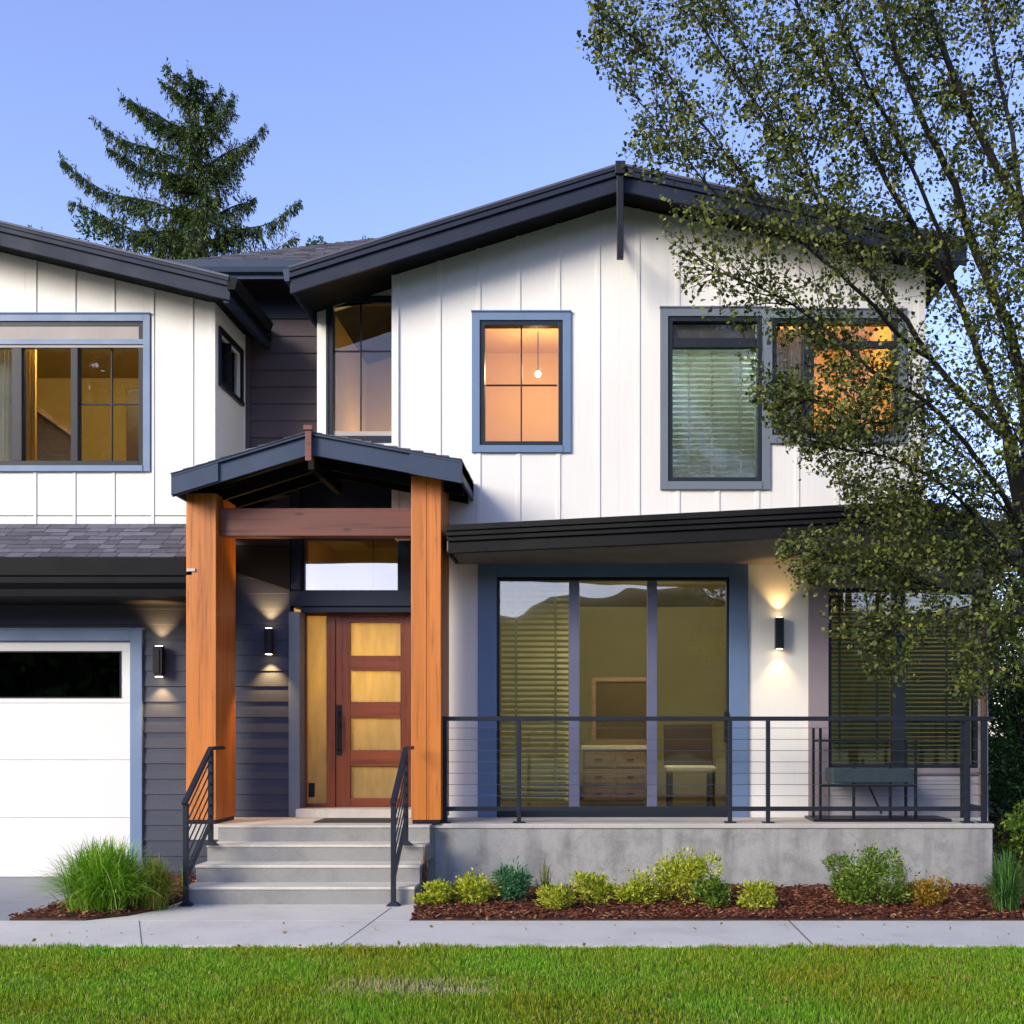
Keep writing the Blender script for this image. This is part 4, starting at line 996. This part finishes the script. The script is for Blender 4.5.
tuft('ornamental_grass', 153, 9.8, wd(66, 9.8), wd(52, 9.8), 1500, gr2, 'smaller yellowish grass clump just right of the large green clump', seed=4, bw=.007)
tuft('ornamental_grass', 1006, 9.6, wd(58, 9.6), wd(56, 9.6)*1.1, 900, islands('grass_tuft_blue', [(0, lin('2c5424')), (.5, lin('4b7c3a')), (1, lin('84a85a'))], .45, .3), 'dark green spiky grass clump at the right end of the mulch bed', seed=6)
tuft('weed', 184, 10.9, .16, .42, 22, gr1, 'thin green weed beside the left edge of the entry steps', seed=8, cat='weed', arch=.5)
tuft('weed', 545, 10.7, .3, .36, 60, gr2, 'wispy dry weed against the concrete porch wall behind the yellow shrubs', seed=9, cat='weed', arch=.7)
tuft('weed', 425, 10.55, .22, .55, 50, islands('dead_stalk', [(0, lin('6a4a38')), (1, lin('9a7a5a'))], .8, .1), 'dead brown stalks at the corner between the entry steps and the porch wall', seed=10, cat='weed', arch=.6)
tuft('weed', 900, 10.6, .3, .4, 60, gr2, 'wispy yellow weed against the porch wall between the largest shrub and the orange shrub', seed=11, cat='weed', arch=.7)
tuft('weed', 870, 10.7, .4, .55, 60, gr2, 'thin yellow stems rising behind the largest round shrub', seed=12, cat='weed', arch=.6)

# right side yard: slope with leaf litter, hedges
def litter():
    n = 4000; x = RNG.uniform(4.1, 7.5, n); y = RNG.uniform(10.6, 14.5, n); z = np.maximum(.02, (y-10.4)*.12)+RNG.uniform(0, .04, n)
    return np.stack([x, y, z], 1)
mb = MB(); mb.hexa([(4.06, 11.1, -.1), (9, 11.1, -.1), (9, 17, -.1), (4.31, 17, -.1)], [(4.06, 11.1, .02), (9, 11.1, .02), (9, 17, .72), (4.31, 17, .72)])
tag(mb.build('side_yard', pm('yard_soil', lin('54452c'), .3, 5, .95, .5, 40)), kind='structure')
tag(leaf_mesh('leaf_litter', litter(), .06, .035, islands('litter', [(0, lin('6a2a20')), (.4, lin('9a4a34')), (.7, lin('8a7a3a')), (1, lin('55702e'))], .8, .1), None, up=.0), kind='stuff')
def bush(name, x, y, zc, w, h, dpt, n, label, mat, L=.06, seed=0, cat='bush'):
    e = empty(name, (x, y, 0)); tag(e, label, cat); rng = np.random.default_rng(seed)
    lob = [(x+rng.uniform(-.4, .4)*w, y+rng.uniform(-.35, .35)*dpt, zc+rng.uniform(-.42, .42)*h, w*rng.uniform(.16, .28), h*rng.uniform(.10, .2)) for k in range(22)]
    P_ = []; Dn = []
    for k in range(n):
        q = lob[rng.integers(len(lob))]; v = rng.normal(size=3); v /= np.linalg.norm(v); r = rng.uniform(.3, 1.15)**.5
        P_.append((q[0]+v[0]*q[3]*r, q[1]+v[1]*q[3]*r, max(.05, q[2]+v[2]*q[4]*r))); Dn.append(v)
    leaf_mesh('foliage', P_, L, L*.5, mat, e, up=.1, dirs=Dn)
    b = MB()
    for q in lob[:14]: b.tube([(x, y, 0), ((x+q[0])/2, (y+q[1])/2, q[2]*.55), (q[0], q[1], q[2])], [.03, .02, .006], 6)
    b.build('stem', M['bark'], e); return e
bush('hedge_bush', 5.25, 13.0, 1.9, 1.6, 3.7, 1.3, 24000, 'tall dark green bush past the right end of the porch', drk, seed=21)
bush('hedge_bush', 6.5, 16.5, 2.6, 2.8, 5.0, 1.6, 24000, 'shaded dark tree-like bush farther back beyond the right corner of the house', drk, seed=22, L=.09)
bush('hedge_bush', 4.55, 11.5, .45, .55, .7, .5, 2500, 'low green bush beside the right end of the concrete porch wall', grn, seed=23, L=.045)

fl_n = 260; fx_ = RNG.uniform(-4.5, 5.0, fl_n); fy_ = RNG.uniform(6.2, 9.2, fl_n)
tag(leaf_mesh('fallen_leaves', np.stack([fx_, fy_, np.where(fy_ > LAWN_Y, .004, .022)], 1), .035, .022, islands('fallen_leaf', [(0, lin('7a5a2c')), (.5, lin('9a8a3c')), (1, lin('6a7434'))], .8, .1), None, up=0, fold=.1), kind='stuff')
# ------------------------------------------------------------------ big tree at right (in front of the house)
T = empty('tree', (X(1065, 8.6), 8.6, 0)); tag(T, 'large leafy tree with dark leaning limbs arching over the right side of the house', 'tree')
leafm = islands('tree_leaf', [(0, lin('252d11')), (.3, lin('3e481d')), (.65, lin('626c2c')), (.9, lin('80853a')), (1, lin('a8a55c'))], .45, .25)
def P3(px_, py_, D): return Vector((X(px_, D), D, Z(py_, D)))
limbs = [
 # (points (px,py,D), r0, r1, twiggy)
 ([(1062, 940, 8.6), (1056, 800, 8.6), (1045, 640, 8.6), (1030, 540, 8.6), (1010, 440, 8.6)], .14, .085),
 ([(1045, 640, 8.6), (1060, 480, 8.5), (1050, 300, 8.4), (1023, 215, 8.3), (973, 124, 8.2), (931, 21, 8.1), (905, -80, 8.0)], .10, .02),
 ([(1030, 540, 8.6), (1028, 430, 8.7), (1014, 335, 8.7), (973, 250, 8.8), (952, 174, 8.8), (915, 110, 8.8), (880, 0, 8.9), (860, -90, 9)], .09, .018),
 ([(1010, 440, 8.6), (985, 370, 8.5), (956, 290, 8.4), (905, 215, 8.3), (860, 130, 8.2), (832, 80, 8.2), (795, 0, 8.1), (770, -70, 8.0)], .055, .012),
 ([(1010, 440, 8.6), (960, 395, 8.8), (931, 360, 8.8), (890, 298, 8.8), (848, 248, 8.8), (800, 170, 8.7), (740, 80, 8.7), (690, 10, 8.6)], .05, .010),
 ([(931, 360, 8.8), (900, 340, 8.5), (860, 290, 8.3), (800, 240, 8.2), (760, 200, 8.2), (700, 120, 8.1), (650, 50, 8.0), (605, 15, 8.0)], .032, .007),
 ([(890, 298, 8.8), (840, 230, 9.0), (790, 130, 9.2), (745, 50, 9.2), (700, -40, 9.2)], .028, .008),
 ([(800, 240, 8.2), (750, 225, 8.0), (700, 180, 7.9), (650, 110, 7.9), (590, 40, 7.9)], .018, .005),
 ([(956, 290, 8.4), (930, 200, 8.0), (880, 110, 7.8), (845, 40, 7.7), (815, -60, 7.6)], .03, .01),
 ([(1023, 215, 8.3), (1010, 120, 8.6), (990, 40, 8.8), (975, -60, 8.9)], .04, .012),
 ([(1030, 540, 8.6), (985, 470, 8.2), (930, 400, 8.0), (880, 380, 7.9), (830, 330, 7.9), (770, 290, 7.9), (710, 270, 7.9)], .04, .006),
 ([(930, 400, 8.0), (880, 430, 8.0), (830, 400, 8.0), (790, 400, 8.0)], .018, .005),
 ([(1040, 600, 8.6), (990, 530, 8.3), (940, 480, 8.2), (890, 455, 8.1), (840, 450, 8.1), (800, 430, 8.1)], .03, .006),
 ([(1040, 620, 8.6), (1000, 600, 8.2), (950, 590, 8.0), (880, 575, 7.9), (830, 560, 7.9), (795, 545, 7.9)], .022, .004),
 ([(1000, 600, 8.2), (950, 610, 7.9), (900, 620, 7.8), (870, 650, 7.8)], .014, .004),
 ([(1045, 650, 8.5), (1010, 640, 8.2), (975, 680, 8.1)], .016, .004),
 ([(1045, 600, 8.6), (1010, 560, 8.5), (970, 530, 8.4), (920, 515, 8.3), (880, 505, 8.3)], .02, .004),
 ([(1040, 560, 8.6), (1000, 500, 8.2), (960, 480, 8.0), (915, 490, 7.9)], .02, .004),
 ([(1050, 640, 8.6), (1015, 590, 8.8), (985, 560, 8.9), (945, 560, 8.9)], .018, .004),
 ([(1045, 560, 8.6), (1040, 480, 8.3), (1010, 420, 8.1), (970, 400, 8.0)], .02, .004),
 ([(1050, 560, 8.6), (1035, 600, 8.1), (1010, 620, 7.9), (985, 650, 7.8)], .014, .004),
 ([(1048, 520, 8.6), (1030, 400, 8.3), (1000, 330, 8.1), (985, 260, 8.0)], .02, .004),
 ([(1050, 660, 8.6), (1030, 560, 9.3), (1000, 500, 9.6), (960, 450, 9.7), (920, 420, 9.8)], .03, .008),
 ([(1060, 700, 8.6), (1110, 500, 8.5), (1150, 300, 8.4), (1170, 100, 8.3), (1160, -60, 8.3)], .08, .02),
 ([(1110, 500, 8.5), (1200, 380, 8.6), (1270, 250, 8.7), (1300, 80, 8.8)], .05, .012),
 ([(1150, 300, 8.4), (1100, 180, 8.7), (1070, 60, 8.9), (1050, -60, 9)], .04, .012),
]
def resample(pts, step):
    out = []; acc = []
    for a, b in zip(pts[:-1], pts[1:]):
        n = max(1, int((b-a).length/step))
        for k in range(n): out.append(a.lerp(b, k/n))
    out.append(pts[-1]); return out
def smoothp(pts):
    for _ in range(2):
        q = [pts[0]]
        for a, b in zip(pts[:-1], pts[1:]): q += [a.lerp(b, .25), a.lerp(b, .75)]
        q.append(pts[-1]); pts = q
    return pts
# crown envelope in the tree's own X-Z plane (metres, at the trunk's depth)
env = [(585, -200), (592, 10), (580, 48), (610, 90), (622, 175), (645, 205), (668, 250), (690, 305), (728, 330), (752, 400), (782, 440), (800, 470), (835, 492), (852, 525), (778, 528), (772, 560), (812, 600), (822, 640), (860, 650), (872, 692), (905, 700), (930, 640), (960, 640), (948, 690), (965, 700), (1030, 700), (1100, 640), (1330, 500), (1400, -200)]
envw = np.array([(X(a, 8.5), Z(b, 8.5)) for a, b in env])
def in_env(x, z):
    inside = np.zeros(len(x), bool); j = len(envw)-1
    for i in range(len(envw)):
        xi, zi = envw[i]; xj, zj = envw[j]
        c = ((zi > z) != (zj > z)) & (x < (xj-xi)*(z-zi)/(zj-zi+1e-12)+xi); inside ^= c; j = i
    return inside
rg = random.Random(11); trunk = MB(); leafc = []; twigs = MB()
def ok(q):
    return bool(in_env(np.array([q.x*8.5/q.y]), np.array([EYE+(q.z-EYE)*8.5/q.y]))[0])
def grow(p, d, L, r, lvl):
    if not ok(p): return
    pts = [p]; d = d.normalized(); n = max(3, int(L/.09)); q = p.copy()
    for k in range(n):
        d = (d+Vector((rg.gauss(0, .10), rg.gauss(0, .10), rg.gauss(0, .10)-.012*(1 if lvl else 0)))).normalized(); q = q+d*(L/n)
        if not ok(q): break
        pts.append(q.copy())
    if len(pts) < 2: return
    if 0: pass
    twigs.tube(pts, [max(.0014, r*(1-k/len(pts)*.8)) for k in range(len(pts))], 4, False)
    for k in range(1, len(pts)):
        if lvl == 0 and rg.random() < .55 and k > 1:
            nd = (d+Vector((rg.gauss(0, .75), rg.gauss(0, .75), rg.gauss(0, .6)))).normalized(); grow(pts[k], nd, L*rg.uniform(.3, .55), r*.5, 1)
        for s in range(11 if lvl else 7):
            o = Vector((rg.gauss(0, .042), rg.gauss(0, .042), rg.gauss(0, .042))); leafc.append(pts[k]+o)
for li, (pp, r0, r1) in enumerate(limbs):
    pts = smoothp([P3(*q) for q in pp])
    tot = len(pts); rads = [.68*(r0+(r1-r0)*(k/(tot-1))**.7) for k in range(tot)]
    wob = [p+Vector((rg.gauss(0, .008), rg.gauss(0, .008), 0)) if 0 < i < tot-1 else p for i, p in enumerate(pts)]
    trunk.tube(wob, rads, 10)
    if li == 0: continue
    rs = resample(pts, .10); m = len(rs)
    for k in range(2, m):
        t = k/m
        if t < (.18 if li < 12 else .08): continue
        dirv = (rs[min(k+1, m-1)]-rs[k-1]).normalized()
        for s in range(3 if t > .3 else 1):
            nd = dirv*.95+Vector((rg.gauss(0, .55), rg.gauss(0, .75), rg.gauss(0, .5)))
            if rg.random() < (.92 if t > .4 else .6): grow(rs[k], nd, rg.uniform(.25, .7), .0045, 0)
lc = np.array([tuple(p) for p in leafc]); sx_ = lc[:, 0]*8.5/lc[:, 1]; sz_ = EYE+(lc[:, 2]-EYE)*8.5/lc[:, 1]
nz = np.sin(lc[:,0]*7.1+1.3*np.sin(lc[:,2]*5.3))*np.sin(lc[:,2]*6.3+1.7*np.sin(lc[:,1]*4.1))*np.sin(lc[:,1]*5.7+lc[:,0]*3.1)
up_ = (lc[:,2] > 5.2)
thin = RNG.random(len(lc)) < np.clip(np.where(up_, .88, .66)+nz*.8, .15, 1)
keep = thin & in_env(sx_+RNG.normal(0, .05, len(lc)), sz_+RNG.normal(0, .05, len(lc)))
lc = lc[keep]
print('tree leaves', len(lc))
trunk.build('trunk', M['bark'], T, smooth=True)
twigs.build('twigs', M['bark'], T)
leaf_mesh('crown', lc, .036, .027, leafm, T, up=-.1, fold=.35)

# ------------------------------------------------------------------ conifer behind the house
CD = 24.0
C = empty('conifer', (X(206, CD), CD, 0)); tag(C, 'tall dark conifer with drooping uneven branches rising behind the valley of the roofs', 'tree')
conm = islands('needle', [(0, lin('1c2812')), (.5, lin('33461f')), (.88, lin('52652b')), (1, lin('7c8744'))], .5, .2)
tx, tz = X(200, CD), Z(78, CD)
tr = MB(); tr.tube([(X(206, CD), CD, 0), (X(207, CD), CD, 8), (X(203, CD), CD, 13), (tx-.1, CD, tz)], [.28, .2, .09, .015], 10); tr.build('trunk', M['bark'], C, smooth=True)
cr_ = random.Random(5); npts = []; ndir = []; br = MB()
def cbranch(p0, p1, droop, thick=.03):
    p0 = Vector(p0); p1 = Vector(p1); L = (p1-p0).length; n = int(L/.07)+2; pts = []
    for k in range(n+1):
        t = k/n; q = p0.lerp(p1, t); q.z += L*(-.07*math.sin(math.pi*t)+.025*math.sin(t*9+p1.x*7)); pts.append(q)
    br.tube(pts, [thick*(1-t*.85/n) if False else max(.004, thick*(1-t/n)) for t in range(n+1)], 5, False)
    ax_ = (p1-p0).normalized(); side = ax_.cross(Vector((0, 0, 1))).normalized()
    for k, q in enumerate(pts):
        t = k/n
        if t < .08 or cr_.random() < .12: continue
        hang = thick*14*(1-t)**.7+.12
        for s in (-1, 1, 0, 2):
            if cr_.random() < .12: continue
            if s in (0, 2): dv = (ax_*(.35 if s else -.05)+side*cr_.gauss(0, .3)+Vector((0, 0, -1))).normalized(); l = hang*cr_.uniform(.35, 1.25)
            else: dv = (side*s*.75+ax_*.55+Vector((0, 0, -droop*cr_.uniform(.2, 1.4)))).normalized(); l = (.5*(1-t)+.12)*cr_.uniform(.5, 1.2)*min(1.2, L/1.6+.3)
            m = int(l/.035)+2
            for j in range(m):
                c = q+dv*(l*j/m)+Vector((0, 0, -.25*l*(j/m)**2))
                for z in range(3):
                    npts.append(c+Vector((cr_.gauss(0, .02), cr_.gauss(0, .02), cr_.gauss(0, .02)))); ndir.append(dv*1.0+Vector((0, 0, -.25)))
        if cr_.random() < .25:
            for j in range(14):
                c = q+(ax_*.5+Vector((0, 0, .5))+side*cr_.gauss(0, .5))*(.016*j); npts.append(c); ndir.append(Vector((0, 0, .6)))
# main branches read from the photo's silhouette (tips), each rooted on the trunk; others fill round it
tips = [((60, 160), 215, 1.0), ((72, 205), 235, .9), ((98, 122), 165, .6), ((110, 150), 180, .7), ((125, 98), 130, .45), ((140, 112), 140, .4), ((162, 80), 105, .3),
        ((304, 212), 240, .9), ((306, 245), 262, .7), ((262, 122), 165, .6), ((250, 158), 185, .6), ((240, 105), 140, .4), ((222, 90), 112, .3), ((232, 100), 128, .3), ((175, 78), 95, .2), ((205, 82), 98, .2), ((90, 250), 275, .8), ((190, 75), 85, .2), ((250, 190), 215, .6), ((130, 225), 245, .8)]
for (a, b_), py0, dr in tips:
    dp = cr_.uniform(-.5, .5); zz = Z(py0, CD); fx = X(203, CD)
    cbranch((fx, CD, zz), (X(a, CD), CD+dp, Z(b_, CD)), dr+.35, .035)
for k in range(50):
    t = (k/50)**.9; z = tz-.4-t*8.5; L = (.22+2.6*(min(t*1.9, 1))**.9)*cr_.uniform(.45, .85)
    a = cr_.uniform(0, 6.28); 
    if abs(math.cos(a)) > .75: L *= .62
    cbranch((X(203, CD), CD, z), (X(203, CD)+math.cos(a)*L, CD+math.sin(a)*L, z+L*.28), .8, .025)
br.build('branches', M['bark'], C)
print('needles', len(npts))
leaf_mesh('crown', [tuple(p) for p in npts], .085, .024, conm, C, up=-.1, dirs=[tuple(v*1.6) for v in ndir])

# distant trees: just above the left roof and by the middle roof
def far_tree(px_, py_top, D, w, label, mat, seed, n=9000, L=.10):
    rng = np.random.default_rng(seed); x = X(px_, D); zt = Z(py_top, D); e = empty('tree', (x, D, 0)); tag(e, label, 'tree')
    b = MB(); b.tube([(x, D, 0), (x+.1, D, zt*.5), (x, D, zt*.9)], [.22, .16, .03], 8)
    P_ = []; 
    lob = [(x+rng.uniform(-.45, .45)*w, D+rng.uniform(-.4, .4)*w, zt-rng.uniform(.05, .5)*w-abs(rng.normal())*.1, w*rng.uniform(.10, .2)) for k in range(34)]
    for q in lob[:20]: b.tube([(x, D, zt*.55), ((x+q[0])/2, (D+q[1])/2, (zt*.5+q[2])/2), q[:3]], [.08, .05, .01], 5)
    b.build('trunk', M['bark'], e)
    for k in range(n):
        q = lob[rng.integers(len(lob))]; v = rng.normal(size=3); v /= np.linalg.norm(v); r = rng.uniform(.2, 1.2)**.6
        P_.append((q[0]+v[0]*q[3]*r, q[1]+v[1]*q[3]*r, q[2]+v[2]*q[3]*r*.7))
    leaf_mesh('crown', P_, L, L*.5, mat, e, up=0)
far_tree(118, 243, 26, 3.4, 'green tree top just showing above the left roof edge', drk, 31)
far_tree(345, 246, 28, 1.6, 'small dark tree top peeking over the middle roof beside the gable', drk, 32, 4000)

# ------------------------------------------------------------------ across the street (what the glass reflects)
def hillm():
    return pm('wooded_hill', lin('3c4428'), .3, .15, .95, 0)
vs = []; fs = []; n = 90
for i in range(n+1):
    x = -220+440*i/n; h = 14.3+1.6*math.sin(i*.31)+.9*math.sin(i*.83+1)+.5*math.sin(i*1.9)
    vs += [(x, -62, -.5), (x, -72, h*.75), (x, -90, h), (x, -150, h*1.2)]
for i in range(n):
    a = 4*i
    for k in range(3): fs.append((a+k, a+4+k, a+5+k, a+1+k))
tag(MB().add(vs, fs).build('hill', hillm(), None, smooth=True), kind='structure')
n = 38000; hx = RNG.uniform(-30.5, -14.8, n); top = 19.0+2.2*np.sin(hx*.9)+1.5*np.sin(hx*2.3+1)  # added unseen leaf mass, blocks bright sky reflections in the upper windows
P_ = np.stack([hx, -26+RNG.normal(0, 1.2, n), top*RNG.random(n)**.8], 1)
tag(leaf_mesh('added_woods_screen', P_, .75, .5, drk, None, up=0), kind='stuff')
